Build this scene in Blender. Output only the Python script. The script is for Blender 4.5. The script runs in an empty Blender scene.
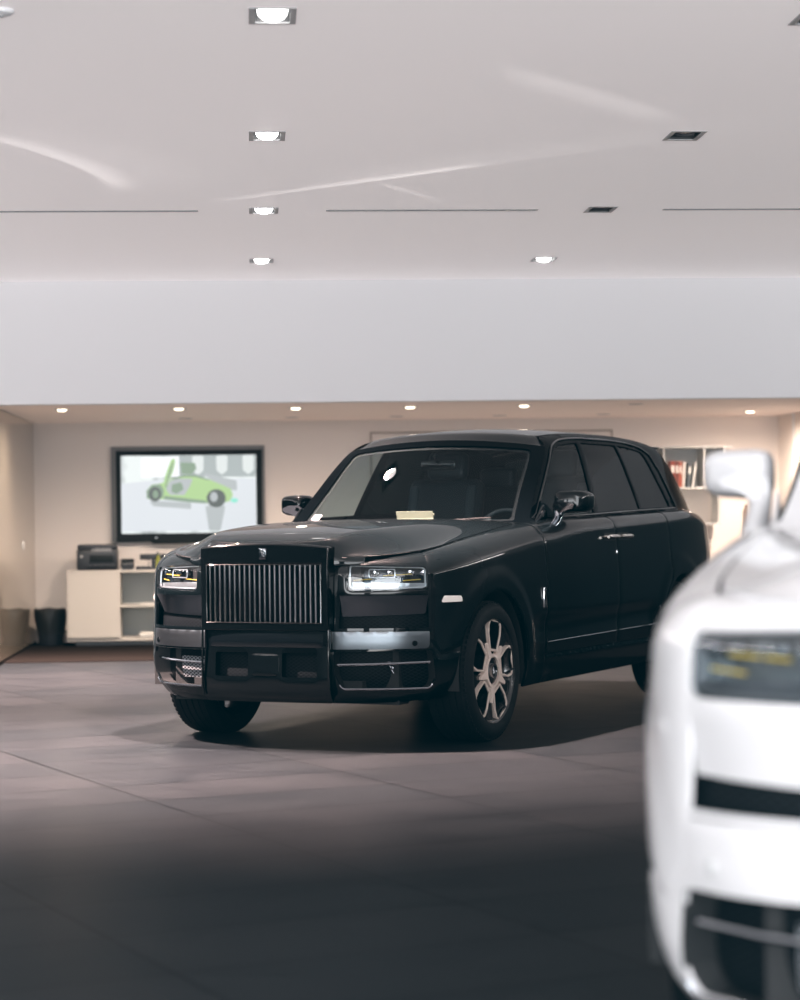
import bpy, bmesh, math, random
import numpy as np
from math import sin, cos, pi, radians, atan2, sqrt
from mathutils import Vector, Matrix, Euler
from mathutils.geometry import delaunay_2d_cdt

random.seed(4)
SC = bpy.context.scene
COL = SC.collection

# ------------------------------------------------------------------ materials
MATS = {}
def mat(name, base=(0.5, 0.5, 0.5), rough=0.5, metal=0.0, coat=0.0, emit=None, es=0.0, spec=0.5, alpha=1.0, coat_rough=0.03):
    m = bpy.data.materials.new(name)
    m.use_nodes = True
    b = m.node_tree.nodes['Principled BSDF']
    b.inputs['Base Color'].default_value = (*base, 1)
    b.inputs['Roughness'].default_value = rough
    b.inputs['Metallic'].default_value = metal
    b.inputs['Coat Weight'].default_value = coat
    b.inputs['Coat Roughness'].default_value = coat_rough
    b.inputs['Specular IOR Level'].default_value = spec
    if emit:
        b.inputs['Emission Color'].default_value = (*emit, 1)
        b.inputs['Emission Strength'].default_value = es
    MATS[name] = m
    return m

def nodes(m):
    return m.node_tree.nodes, m.node_tree.links, m.node_tree.nodes['Principled BSDF']

def noise_var(m, scale=8, amt=0.12, rough_amt=0.0, bump=0.0, detail=4):
    """procedural colour / roughness variation in object space"""
    n, l, b = nodes(m)
    tc = n.new('ShaderNodeTexCoord')
    nz = n.new('ShaderNodeTexNoise'); nz.inputs['Scale'].default_value = scale; nz.inputs['Detail'].default_value = detail
    l.new(tc.outputs['Object'], nz.inputs['Vector'])
    base = list(b.inputs['Base Color'].default_value)
    mx = n.new('ShaderNodeMix'); mx.data_type = 'RGBA'
    mx.inputs[6].default_value = (*[c * (1 - amt) for c in base[:3]], 1)
    mx.inputs[7].default_value = (*[min(1, c * (1 + amt)) for c in base[:3]], 1)
    l.new(nz.outputs['Fac'], mx.inputs[0]); l.new(mx.outputs[2], b.inputs['Base Color'])
    if rough_amt:
        r = b.inputs['Roughness'].default_value
        mr = n.new('ShaderNodeMapRange'); mr.inputs[3].default_value = max(0, r - rough_amt); mr.inputs[4].default_value = r + rough_amt
        l.new(nz.outputs['Fac'], mr.inputs[0]); l.new(mr.outputs[0], b.inputs['Roughness'])
    if bump:
        bp = n.new('ShaderNodeBump'); bp.inputs['Strength'].default_value = bump
        l.new(nz.outputs['Fac'], bp.inputs['Height']); l.new(bp.outputs[0], b.inputs['Normal'])
    return m

def glass_mat(name, tint, fres=1.0, rough=0.0):
    m = bpy.data.materials.new(name); m.use_nodes = True
    n, l = m.node_tree.nodes, m.node_tree.links
    n.clear()
    out = n.new('ShaderNodeOutputMaterial')
    tr = n.new('ShaderNodeBsdfTransparent'); tr.inputs[0].default_value = (*tint, 1)
    gl = n.new('ShaderNodeBsdfGlossy'); gl.inputs['Roughness'].default_value = rough
    gl.inputs[0].default_value = (fres, fres, fres, 1)
    fr = n.new('ShaderNodeFresnel'); ge = n.new('ShaderNodeNewGeometry')
    mr = n.new('ShaderNodeMapRange'); mr.inputs[3].default_value = 1.5; mr.inputs[4].default_value = 1 / 1.5
    l.new(ge.outputs['Backfacing'], mr.inputs[0]); l.new(mr.outputs[0], fr.inputs[0])
    mx = n.new('ShaderNodeMixShader')
    l.new(fr.outputs[0], mx.inputs[0]); l.new(tr.outputs[0], mx.inputs[1]); l.new(gl.outputs[0], mx.inputs[2])
    l.new(mx.outputs[0], out.inputs[0])
    MATS[name] = m
    return m

def mesh_pattern(m, scale=60):
    """honeycomb-like dark grille weave"""
    n, l, b = nodes(m)
    tc = n.new('ShaderNodeTexCoord')
    sp = n.new('ShaderNodeSeparateXYZ'); cb_ = n.new('ShaderNodeCombineXYZ')
    l.new(tc.outputs['Object'], sp.inputs[0]); l.new(sp.outputs[1], cb_.inputs[0]); l.new(sp.outputs[2], cb_.inputs[1])
    sc1 = n.new('ShaderNodeMapping'); sc1.inputs['Scale'].default_value = (0.62, 1.0, 1.0)
    mp = n.new('ShaderNodeMapping'); mp.inputs['Rotation'].default_value = (0, 0, radians(45))
    v = n.new('ShaderNodeTexVoronoi'); v.voronoi_dimensions = '2D'; v.feature = 'DISTANCE_TO_EDGE'; v.inputs['Scale'].default_value = scale
    v.inputs['Randomness'].default_value = 0.0
    l.new(cb_.outputs[0], sc1.inputs[0]); l.new(sc1.outputs[0], mp.inputs[0]); l.new(mp.outputs[0], v.inputs['Vector'])
    cr = n.new('ShaderNodeValToRGB')
    cr.color_ramp.elements[0].position = 0.10; cr.color_ramp.elements[0].color = (0.009, 0.012, 0.014, 1)
    cr.color_ramp.elements[1].position = 0.16; cr.color_ramp.elements[1].color = (0.001, 0.001, 0.0015, 1)
    l.new(v.outputs['Distance'], cr.inputs[0]); l.new(cr.outputs[0], b.inputs['Base Color'])
    bp = n.new('ShaderNodeBump'); bp.invert = True; bp.inputs['Strength'].default_value = 0.6; bp.inputs['Distance'].default_value = 0.01
    l.new(cr.outputs[0], bp.inputs['Height'])
    return m

# car paints
mat('black_paint', (0.0015, 0.0029, 0.0036), 0.4, coat=0.55, spec=0.03, coat_rough=0.012)
mat('sensor_grey', (0.42, 0.43, 0.44), 0.6)
mat('pillar_paint', (0.0012, 0.0020, 0.0026), 0.4, coat=.2, spec=.0, coat_rough=.02)
mat('white_paint', (0.57, 0.575, 0.59), 0.35, coat=1.0, coat_rough=0.03)
mat('black_gloss', (0.0012, 0.0018, 0.0022), 0.08, coat=0.2, spec=.35)
mat('dark_chrome', (0.30, 0.32, 0.35), 0.07, metal=1.0)
mat('chrome', (0.75, 0.77, 0.80), 0.10, metal=1.0)
mat('satin_chrome', (0.60, 0.56, 0.52), 0.22, metal=1.0)
mat('matte_black', (0.004, 0.005, 0.006), 0.75)
mat('rubber', (0.0028, 0.004, 0.005), 0.7, spec=.18); noise_var(MATS['rubber'], 30, .2, .08)
mat('wheel_black', (0.006, 0.007, 0.008), 0.22, coat=0.5)
mat('machined', (0.86, 0.73, 0.65), 0.45, metal=0.15)
mat('lamp_bezel', (0.42, 0.45, 0.48), 0.22, metal=0.6)
mat('lamp_white', (0.55, 0.60, 0.63), 0.28, metal=.85)
mat('lamp_strip_dim', (0.10, 0.11, 0.12), 0.2, metal=.5)
mat('lamp_inner', (0.035, 0.042, 0.048), 0.18, metal=0.6)
mat('lamp_inner_grey', (0.20, 0.22, 0.23), 0.22, metal=0.6)
mat('reflection_yellow', (0.55, 0.40, 0.06), 0.3, emit=(1, .75, .15), es=.08)  # faintly glowing yellow for the reflection streaks in the headlights
mat('leather', (0.016, 0.023, 0.027), 0.5); noise_var(MATS['leather'], 25, .15, .05, .1)
mat('leather_light', (0.045, 0.058, 0.064), 0.5)
mat('marker', (0.80, 0.74, 0.70), 0.2, emit=(1, 0.9, 0.82), es=0.15)
mat('disc', (0.25, 0.26, 0.27), 0.35, metal=1.0)
mesh_pattern(mat('mesh', (0.01, 0.01, 0.01), 0.5, spec=.06), 75)
mesh_pattern(mat('silver_mesh', (0.01, 0.01, 0.01), 0.35, metal=0.3), 75)
for e in MATS['silver_mesh'].node_tree.nodes:
    if e.type == 'VALTORGB': e.color_ramp.elements[0].color = (0.30, 0.33, 0.36, 1)
glass_mat('windshield_glass', (0.64, 0.72, 0.74), .4)
glass_mat('side_glass', (0.58, 0.67, 0.70), .35)
glass_mat('privacy_glass', (0.012, 0.018, 0.021), .32)
glass_mat('lamp_glass', (0.85, 0.88, 0.9))
mat('sticker', (0.25, 0.28, 0.29), 0.5)

# ------------------------------------------------------------------ object helpers
def link(o, parent=None):
    COL.objects.link(o)
    if parent is not None: o.parent = parent
    return o

def empty(name, loc=(0, 0, 0), rz=0.0, parent=None):
    o = bpy.data.objects.new(name, None)
    o.empty_display_size = 0.1
    o.location = loc; o.rotation_euler = (0, 0, rz)
    return link(o, parent)

def tag(o, label=None, cat=None, group=None, kind=None):
    if label: o['label'] = label
    if cat: o['category'] = cat
    if group: o['group'] = group
    if kind: o['kind'] = kind
    return o

def mesh_obj(name, verts, faces, m, parent=None, smooth=True, mats=None, fm=None, sharp_angle=None):
    me = bpy.data.meshes.new(name)
    me.from_pydata([tuple(map(float, v)) for v in verts], [], [tuple(map(int, f)) for f in faces])
    if mats:
        for x in mats: me.materials.append(MATS[x])
        if fm is not None: me.polygons.foreach_set('material_index', fm)
    else:
        me.materials.append(MATS[m] if isinstance(m, str) else m)
    if smooth:
        me.polygons.foreach_set('use_smooth', [True] * len(me.polygons))
        if sharp_angle is not None: me.set_sharp_from_angle(angle=radians(sharp_angle))
    me.update()
    o = bpy.data.objects.new(name, me)
    return link(o, parent)

class MB:
    """collects shapes in one mesh"""
    def __init__(s): s.v = []; s.f = []
    def add(s, v, f, M=None):
        o = len(s.v)
        s.v += [tuple(M @ Vector(p)) if M is not None else tuple(p) for p in v]
        s.f += [tuple(i + o for i in q) for q in f]
        return s
    def box(s, c, d, M=None, bev=0.0, seg=2):
        bm = bmesh.new()
        bmesh.ops.create_cube(bm, size=1.0)
        for v in bm.verts: v.co = Vector((v.co.x * d[0], v.co.y * d[1], v.co.z * d[2]))
        if bev > 0:
            bmesh.ops.bevel(bm, geom=bm.edges[:], offset=min(bev, min(d) * .49), segments=seg, affect='EDGES', profile=0.5)
        for v in bm.verts: v.co += Vector(c)
        bm.verts.index_update()
        s.add([v.co[:] for v in bm.verts], [[v.index for v in f.verts] for f in bm.faces], M)
        bm.free(); return s
    def tube(s, pts, r, n=8, M=None, closed=False, caps=True):
        pts = [Vector(p) for p in pts]; N = len(pts)
        rs = r if isinstance(r, (list, tuple)) else [r] * N
        vs = []; fs = []
        up = None
        for i, p in enumerate(pts):
            a = pts[(i - 1) % N] if (i > 0 or closed) else p
            b = pts[(i + 1) % N] if (i < N - 1 or closed) else p
            t = (b - a).normalized()
            if up is None:
                up = Vector((0, 0, 1)) if abs(t.z) < .9 else Vector((0, 1, 0))
            sd = t.cross(up).normalized(); u2 = sd.cross(t).normalized(); up = u2
            for k in range(n):
                an = 2 * pi * k / n
                vs.append(p + (sd * cos(an) + u2 * sin(an)) * rs[i])
        M_ = N if closed else N - 1
        for i in range(M_):
            j = (i + 1) % N
            for k in range(n):
                fs.append((i * n + k, i * n + (k + 1) % n, j * n + (k + 1) % n, j * n + k))
        if caps and not closed:
            fs.append(tuple(range(n))[::-1]); fs.append(tuple((N - 1) * n + k for k in range(n)))
        return s.add(vs, fs, M)
    def lathe(s, prof, n=64, M=None, closed=False):
        """profile (r, h) about local Z"""
        vs = []; fs = []; P = len(prof)
        for i in range(n):
            a = 2 * pi * i / n
            for r, h in prof: vs.append((r * cos(a), r * sin(a), h))
        for i in range(n):
            j = (i + 1) % n
            for k in range(P if closed else P - 1):
                k2 = (k + 1) % P
                fs.append((i * P + k, j * P + k, j * P + k2, i * P + k2))
        return s.add(vs, fs, M)
    def prism(s, poly, h0, h1, M=None):
        n = len(poly)
        vs = [(a, b, h0) for a, b in poly] + [(a, b, h1) for a, b in poly]
        fs = [tuple(range(n))[::-1], tuple(range(n, 2 * n))]
        fs += [(i, (i + 1) % n, n + (i + 1) % n, n + i) for i in range(n)]
        return s.add(vs, fs, M)
    def ring(s, outer, inner, h0, h1, M=None):
        """frame between two polygons with equal count"""
        n = len(outer)
        vs = [(a, b, h1) for a, b in outer] + [(a, b, h1) for a, b in inner] + [(a, b, h0) for a, b in outer] + [(a, b, h0) for a, b in inner]
        fs = []
        for i in range(n):
            j = (i + 1) % n
            fs += [(i, j, n + j, n + i), (2 * n + j, 2 * n + i, 3 * n + i, 3 * n + j), (i, 2 * n + i, 2 * n + j, j), (n + j, 3 * n + j, 3 * n + i, n + i)]
        return s.add(vs, fs, M)
    def build(s, name, m, parent=None, smooth=True, ang=35, clean=True):
        o = mesh_obj(name, s.v, s.f, m, parent, smooth=False)
        bm = bmesh.new(); bm.from_mesh(o.data)
        bmesh.ops.recalc_face_normals(bm, faces=bm.faces[:])
        bm.to_mesh(o.data); bm.free()
        if smooth:
            o.data.polygons.foreach_set('use_smooth', [True] * len(o.data.polygons))
            o.data.set_sharp_from_angle(angle=radians(ang))
        return o

def cr_curve(pts, n):
    """centripetal-free Catmull-Rom through points, n samples per span"""
    P = np.array(pts, float)
    P = np.vstack([2 * P[0] - P[1], P, 2 * P[-1] - P[-2]])
    out = []
    for i in range(1, len(P) - 2):
        p0, p1, p2, p3 = P[i - 1], P[i], P[i + 1], P[i + 2]
        for k in range(n):
            t = k / n
            out.append(.5 * ((2 * p1) + (-p0 + p2) * t + (2 * p0 - 5 * p1 + 4 * p2 - p3) * t * t + (-p0 + 3 * p1 - 3 * p2 + p3) * t ** 3))
    out.append(P[-2])
    return np.array(out)

def sm_table(pts, n=400):
    """smooth monotone 1-D table through (x, y) points; returns callable"""
    x = np.array([p[0] for p in pts], float); y = np.array([p[1] for p in pts], float)
    h = np.diff(x); d = np.diff(y) / h
    m = np.zeros(len(x))
    for i in range(1, len(x) - 1):
        if d[i - 1] * d[i] > 0:
            w1 = 2 * h[i] + h[i - 1]; w2 = h[i] + 2 * h[i - 1]
            m[i] = (w1 + w2) / (w1 / d[i - 1] + w2 / d[i])
    m[0] = d[0]; m[-1] = d[-1]
    xs = np.linspace(x[0], x[-1], n)
    k = np.clip(np.searchsorted(x, xs, 'right') - 1, 0, len(x) - 2)
    t = (xs - x[k]) / h[k]
    ys = (2 * t ** 3 - 3 * t ** 2 + 1) * y[k] + (t ** 3 - 2 * t ** 2 + t) * h[k] * m[k] + (-2 * t ** 3 + 3 * t ** 2) * y[k + 1] + (t ** 3 - t ** 2) * h[k] * m[k + 1]
    return lambda q: np.interp(q, xs, ys)

def smooth01(x):
    x = np.clip(x, 0, 1); return x * x * (3 - 2 * x)

def rpoly(pts, r, n=5):
    """polygon with rounded corners; r scalar or list"""
    N = len(pts); out = []
    rs = r if isinstance(r, (list, tuple)) else [r] * N
    for i in range(N):
        p = Vector(pts[i]); a = Vector(pts[i - 1]) - p; b = Vector(pts[(i + 1) % N]) - p
        rr = rs[i]
        if rr <= 0: out.append((p.x, p.y)); continue
        ang = a.angle(b)
        cut = min(rr / math.tan(ang / 2), a.length * .48, b.length * .48)
        p1 = p + a.normalized() * cut; p2 = p + b.normalized() * cut
        for k in range(n + 1):
            t = k / n
            q = p1 * (1 - t) ** 2 + p * 2 * t * (1 - t) + p2 * t * t
            out.append((q.x, q.y))
    return out

def densify(poly, step):
    out = []
    for i in range(len(poly)):
        a = np.array(poly[i]); b = np.array(poly[(i + 1) % len(poly)])
        L = np.linalg.norm(b - a); k = max(1, int(math.ceil(L / step)))
        for j in range(k): out.append(tuple(a + (b - a) * j / k))
    return out

def inside(poly, P):
    x, y = P[:, 0], P[:, 1]; c = np.zeros(len(P), bool)
    n = len(poly)
    for i in range(n):
        x1, y1 = poly[i]; x2, y2 = poly[(i + 1) % n]
        if y1 == y2: continue
        k = ((y1 > y) != (y2 > y)) & (x < (x2 - x1) * (y - y1) / (y2 - y1) + x1)
        c ^= k
    return c

def edge_dist(poly, P):
    d = np.full(len(P), 1e9)
    A = np.array(poly); B = np.roll(A, -1, axis=0)
    for a, b in zip(A, B):
        ab = b - a; L = (ab ** 2).sum() + 1e-12
        t = np.clip(((P - a) @ ab) / L, 0, 1)
        q = a + t[:, None] * ab
        d = np.minimum(d, np.sqrt(((P - q) ** 2).sum(1)))
    return d

def patch(name, f, outer, m, parent, holes=(), da=0.03, db=0.02, thick=0.012, off=0.0, centre=(-2.0, 0, 0.75), sgn=1, edge=0.012, bev=0.0025):
    """panel bounded by 2-D polygons, mapped on a surface f([N,2]) -> [N,3].
    A narrow inner ring rounds every panel edge; the rim is folded inwards."""
    loops = [densify(outer, edge)] + [densify(h, edge) for h in holes]
    A = np.array(loops[0])
    lo, hi = A.min(0), A.max(0)
    ga = np.arange(math.floor(lo[0] / da) * da, hi[0] + da, da)
    gb = np.arange(math.floor(lo[1] / db) * db, hi[1] + db, db)
    G = np.array(np.meshgrid(ga, gb)).reshape(2, -1).T
    G = G[inside(loops[0], G)]
    for h in loops[1:]:
        if len(G): G = G[~inside(h, G)]
    if len(G):
        dd = np.full(len(G), 1e9)
        for l_ in loops: dd = np.minimum(dd, edge_dist(l_, G))
        G = G[dd > 0.35 * min(da, db)]
    pts = []; edges = []
    for l_ in loops:
        o = len(pts); n = len(l_)
        pts += list(l_); edges += [(o + i, o + (i + 1) % n) for i in range(n)]
    nb = len(pts)
    allp = pts + [tuple(g) for g in G]
    res = delaunay_2d_cdt([Vector(p) for p in allp], edges, [], 0, 1e-6)
    V = np.array([v[:] for v in res[0]]); F = np.array([f_ for f_ in res[2] if len(f_) == 3])
    cen = V[F].mean(1)
    keep = inside(loops[0], cen)
    for h in loops[1:]: keep &= ~inside(h, cen)
    F = F[keep]
    e = 1e-3
    P3 = f(V)
    du = f(V + [e, 0]) - f(V - [e, 0]); dv = f(V + [0, e]) - f(V - [0, e])
    N = np.cross(du, dv); N /= np.linalg.norm(N, axis=1)[:, None] + 1e-12
    if ((N * (P3 - np.array(centre))).sum(1)).mean() < 0: N = -N
    if off: P3 = P3 + N * off
    # consistent winding
    fn = np.cross(P3[F[:, 1]] - P3[F[:, 0]], P3[F[:, 2]] - P3[F[:, 0]])
    s = (fn * N[F[:, 0]]).sum(1) < 0
    F[s] = F[s][:, ::-1]
    # boundary edges
    ec = {}
    for t in F:
        for i in range(3):
            a, b = int(t[i]), int(t[(i + 1) % 3])
            if (b, a) in ec: del ec[(b, a)]
            else: ec[(a, b)] = 1
    bvs = sorted({v for ed in ec for v in ed})
    P3[bvs] -= N[bvs] * bev
    nv = len(V); mp = {v: nv + i for i, v in enumerate(bvs)}
    V3 = np.vstack([P3, P3[bvs] - N[bvs] * thick])
    faces = [tuple(map(int, t)) for t in F] + [(b, a, mp[a], mp[b]) for (a, b) in ec]
    if sgn < 0:
        V3 = V3 * [1, -1, 1]; faces = [t[::-1] for t in faces]
    me = bpy.data.meshes.new(name)
    me.from_pydata(V3.tolist(), [], faces)
    me.materials.append(MATS[m])
    me.polygons.foreach_set('use_smooth', [True] * len(me.polygons))
    me.update()
    me.set_sharp_from_angle(angle=radians(50))
    return link(bpy.data.objects.new(name, me), parent)

# ------------------------------------------------------------------ car surfaces
WB = 3.295; WR = 0.394
_plan = cr_curve([(.858, 0), (.852, .2), (.836, .4), (.815, .5), (.775, .62), (.715, .74), (.64, .832), (.555, .908), (.445, .957), (.28, .986), (0, .998), (-.6, 1.0), (-1.3, 1.0), (-2.2, 1.0), (-3.0, .998),
                  (-3.5, .990), (-3.9, .965), (-4.18, .92), (-4.34, .84), (-4.42, .70), (-4.455, .4), (-4.465, 0)], 24)
_seg = np.linalg.norm(np.diff(_plan, axis=0), axis=1)
_t = np.concatenate([[0], np.cumsum(_seg)])
_i0 = np.argmin(abs(_plan[:, 0]) + (abs(_plan[:, 1] - .998) > .02) * 9)
_t -= _t[_i0]
_tan = np.gradient(_plan, _t, axis=0); _tan /= np.linalg.norm(_tan, axis=1)[:, None]
_nrm = np.stack([_tan[:, 1], -_tan[:, 0]], 1)
T0, T1 = _t[0], _t[-1]
def TX(x):
    k = np.argmax(_plan[:, 1] >= .86)
    return float(np.interp(-x, -_plan[k:, 0][::1], _t[k:]))
def TY(y):
    k = np.argmax(_plan[:, 1])
    return float(np.interp(y, _plan[:k, 1], _t[:k]))
def TYR(y):
    k = np.argmax(_plan[:, 1] * (_plan[:, 0] < -3)) + 1
    yy = _plan[k:, 1][::-1]; tt = _t[k:][::-1]
    return float(np.interp(y, yy, tt))
_side_d = sm_table([(.20, .085), (.26, .060), (.30, .042), (.36, .030), (.42, .024), (.47, .024), (.52, .018), (.56, .022), (.62, .020), (.66, .010), (.69, .0015), (.74, 0), (.85, .001), (.95, .006), (1.05, .014), (1.20, .030), (1.3, .045)])
_arch_side = sm_table([(.20, .06), (.26, .045), (.32, .025), (.40, .010), (.5, .004), (.69, .0), (.85, .001), (.95, .006), (1.05, .014), (1.20, .030), (1.3, .045)])
_corner_side = sm_table([(.20, .20), (.26, .125), (.29, .085), (.33, .048), (.38, .018), (.45, .004), (.69, .0), (.85, .001), (.95, .006), (1.05, .014), (1.20, .030), (1.3, .045)])
_front_d = sm_table([(.20, .12), (.25, .075), (.29, .04), (.34, .018), (.42, .004), (.5, .0), (.66, .004), (.75, .012), (.88, .016), (1.0, .026), (1.1, .04), (1.3, .06)])
_rear_d = sm_table([(.20, .10), (.30, .03), (.45, 0), (.65, .01), (.75, .045), (.95, .05), (1.1, .07), (1.3, .12)])
ZTOP = sm_table([(-4.47, 1.13), (-4.3, 1.18), (-4.0, 1.265), (-3.6, 1.292), (-3.2, 1.284), (-2.6, 1.272), (-1.8, 1.252), (-1.2, 1.238), (-.7, 1.215), (-.2, 1.17), (.2, 1.125), (.5, 1.085), (.7, 1.06), (.85, 1.045)])
FW = sm_table([(-4.47, .10), (-3.9, .10), (-3.4, .102), (-1.5, .104), (-.95, .150), (-.5, .155), (.1, .15), (.6, .13), (.85, .09)])
def band(V, extra=0.0):
    t = V[:, 0]; b = V[:, 1]
    cx = np.interp(t, _t, _plan[:, 0]); cy = np.interp(t, _t, _plan[:, 1])
    nx = np.interp(t, _t, _nrm[:, 0]); ny = np.interp(t, _t, _nrm[:, 1])
    L = np.sqrt(nx * nx + ny * ny); nx /= L; ny /= L
    zt = ZTOP(cx); fw = FW(cx); zf = zt - fw
    ph = np.clip((b - zf) / (fw * pi / 2), 0, 1.2) * pi / 2
    z = np.where(b <= zf, b, zf + fw * np.sin(ph)); zz = np.minimum(b, zf)
    # side profile, plain near arches
    kc = smooth01((cx - .16) / .2)
    w = smooth01((np.abs(cx) - .45) / .25) * smooth01((np.abs(cx + WB) - .5) / .2) * smooth01((-cx) / .3)
    ds = _side_d(zz) * w + (_arch_side(zz) * (1 - kc) + _corner_side(zz) * kc) * (1 - w)
    df = np.where(cx > -2, _front_d(zz), _rear_d(zz))
    d = ds * ny ** 2 + df * nx ** 2 + fw * (1 - np.cos(ph))
    for wc in (0.0, -WB):
        r = np.sqrt((cx - wc) ** 2 + (z - WR) ** 2)
        d -= .009 * smooth01((.61 - r) / .085) * smooth01((ny - .45) / .35) * smooth01((z - .3) / .2)
    d += extra
    return np.stack([cx - nx * d, cy - ny * d, z], 1)
def band_top(x):
    """b value at the end of the shoulder fillet at x"""
    fw = float(FW(x)); return float(ZTOP(x)) - fw + fw * pi / 2

# greenhouse sections
ZC = sm_table([(-4.3, 1.60), (-4.1, 1.72), (-3.95, 1.775), (-3.7, 1.808), (-3.3, 1.832), (-2.9, 1.843), (-2.4, 1.843), (-2.0, 1.833), (-1.7, 1.812), (-1.5, 1.785), (-1.4, 1.765), (-1.2, 1.72), (-.6, 1.62)])
_sec = cr_curve([(.874, 0), (.836, .2), (.793, .40), (.748, .60), (.698, .785), (.652, .872), (.575, .925), (.45, .958), (.3, .982), (.15, .996), (0, 1.0)], 12)
_sm = np.linspace(0, 1, len(_sec))
def PIN(x):
    return (1 - .10 * smooth01((-3.3 - x) / 1.0) ** 1.3) * (1 - .065 * smooth01((x + 1.55) / .6))
def gh(V):
    """V = (x, q) ; q in [-1, 1] section parameter, 0 = roof centre, +1 = left belt"""
    x = V[:, 0]; q = V[:, 1]; m = 1 - np.abs(q)
    Y = np.interp(m, _sm, _sec[:, 0]); H = np.interp(m, _sm, _sec[:, 1])
    zb = ZTOP(x) - .004; zc = ZC(x)
    pin = PIN(x)
    return np.stack([x, Y * np.sign(q) * pin, zb + (zc - zb) * H], 1)
def ghs(V):
    """side view: V = (x, z)"""
    x = V[:, 0]; z = V[:, 1]
    zb = ZTOP(x) - .004; zc = ZC(x)
    H = np.clip((z - zb) / (zc - zb), -.05, 1)
    Y = np.interp(H, _sec[:, 1], _sec[:, 0])
    Y = np.where(H < 0, .915 - .235 * H * 0, Y)
    pin = PIN(x)
    return np.stack([x, Y * pin, z], 1)

def _hh(x, z):
    zb = float(ZTOP(x)) - .004
    return (z - zb) / (float(ZC(x)) - zb)
def roof_he(x):
    return np.interp(x, [-3.80, -3.70, -1.62, -1.53], [_hh(-3.80, 1.70), .925, .925, _hh(-1.53, 1.695)])
# windshield : u across [-1,1], s up [0,1]
_WL = cr_curve([(-.93, 1.222), (-1.13, 1.388), (-1.33, 1.548), (-1.53, 1.695)], 20)
_ws = np.linspace(0, 1, len(_WL))
def ws_edge(s):
    x = np.interp(s, _ws, _WL[:, 0]); z = np.interp(s, _ws, _WL[:, 1])
    p = ghs(np.stack([x, z], 1)); return p
def ws(V):
    u = V[:, 0]; s = V[:, 1]
    E = ws_edge(s)
    k = 1 - u * u
    x = E[:, 0] + .105 * k * (1 - .1 * s); y = E[:, 1] * u
    z = E[:, 2] + k * (.052 * s ** 2 - .02 * (1 - s))
    return np.stack([x, y, z], 1)
_RL = cr_curve([(-4.10, 1.262), (-4.03, 1.42), (-3.93, 1.57), (-3.80, 1.70)], 20)
def rs(V):
    u = V[:, 0]; s = V[:, 1]
    x = np.interp(s, _ws, _RL[:, 0]); z = np.interp(s, _ws, _RL[:, 1])
    E = ghs(np.stack([x, z], 1)); k = 1 - u * u
    return np.stack([E[:, 0] - .13 * k, E[:, 1] * u, E[:, 2] + k * (.07 * s ** 2)], 1)

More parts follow.
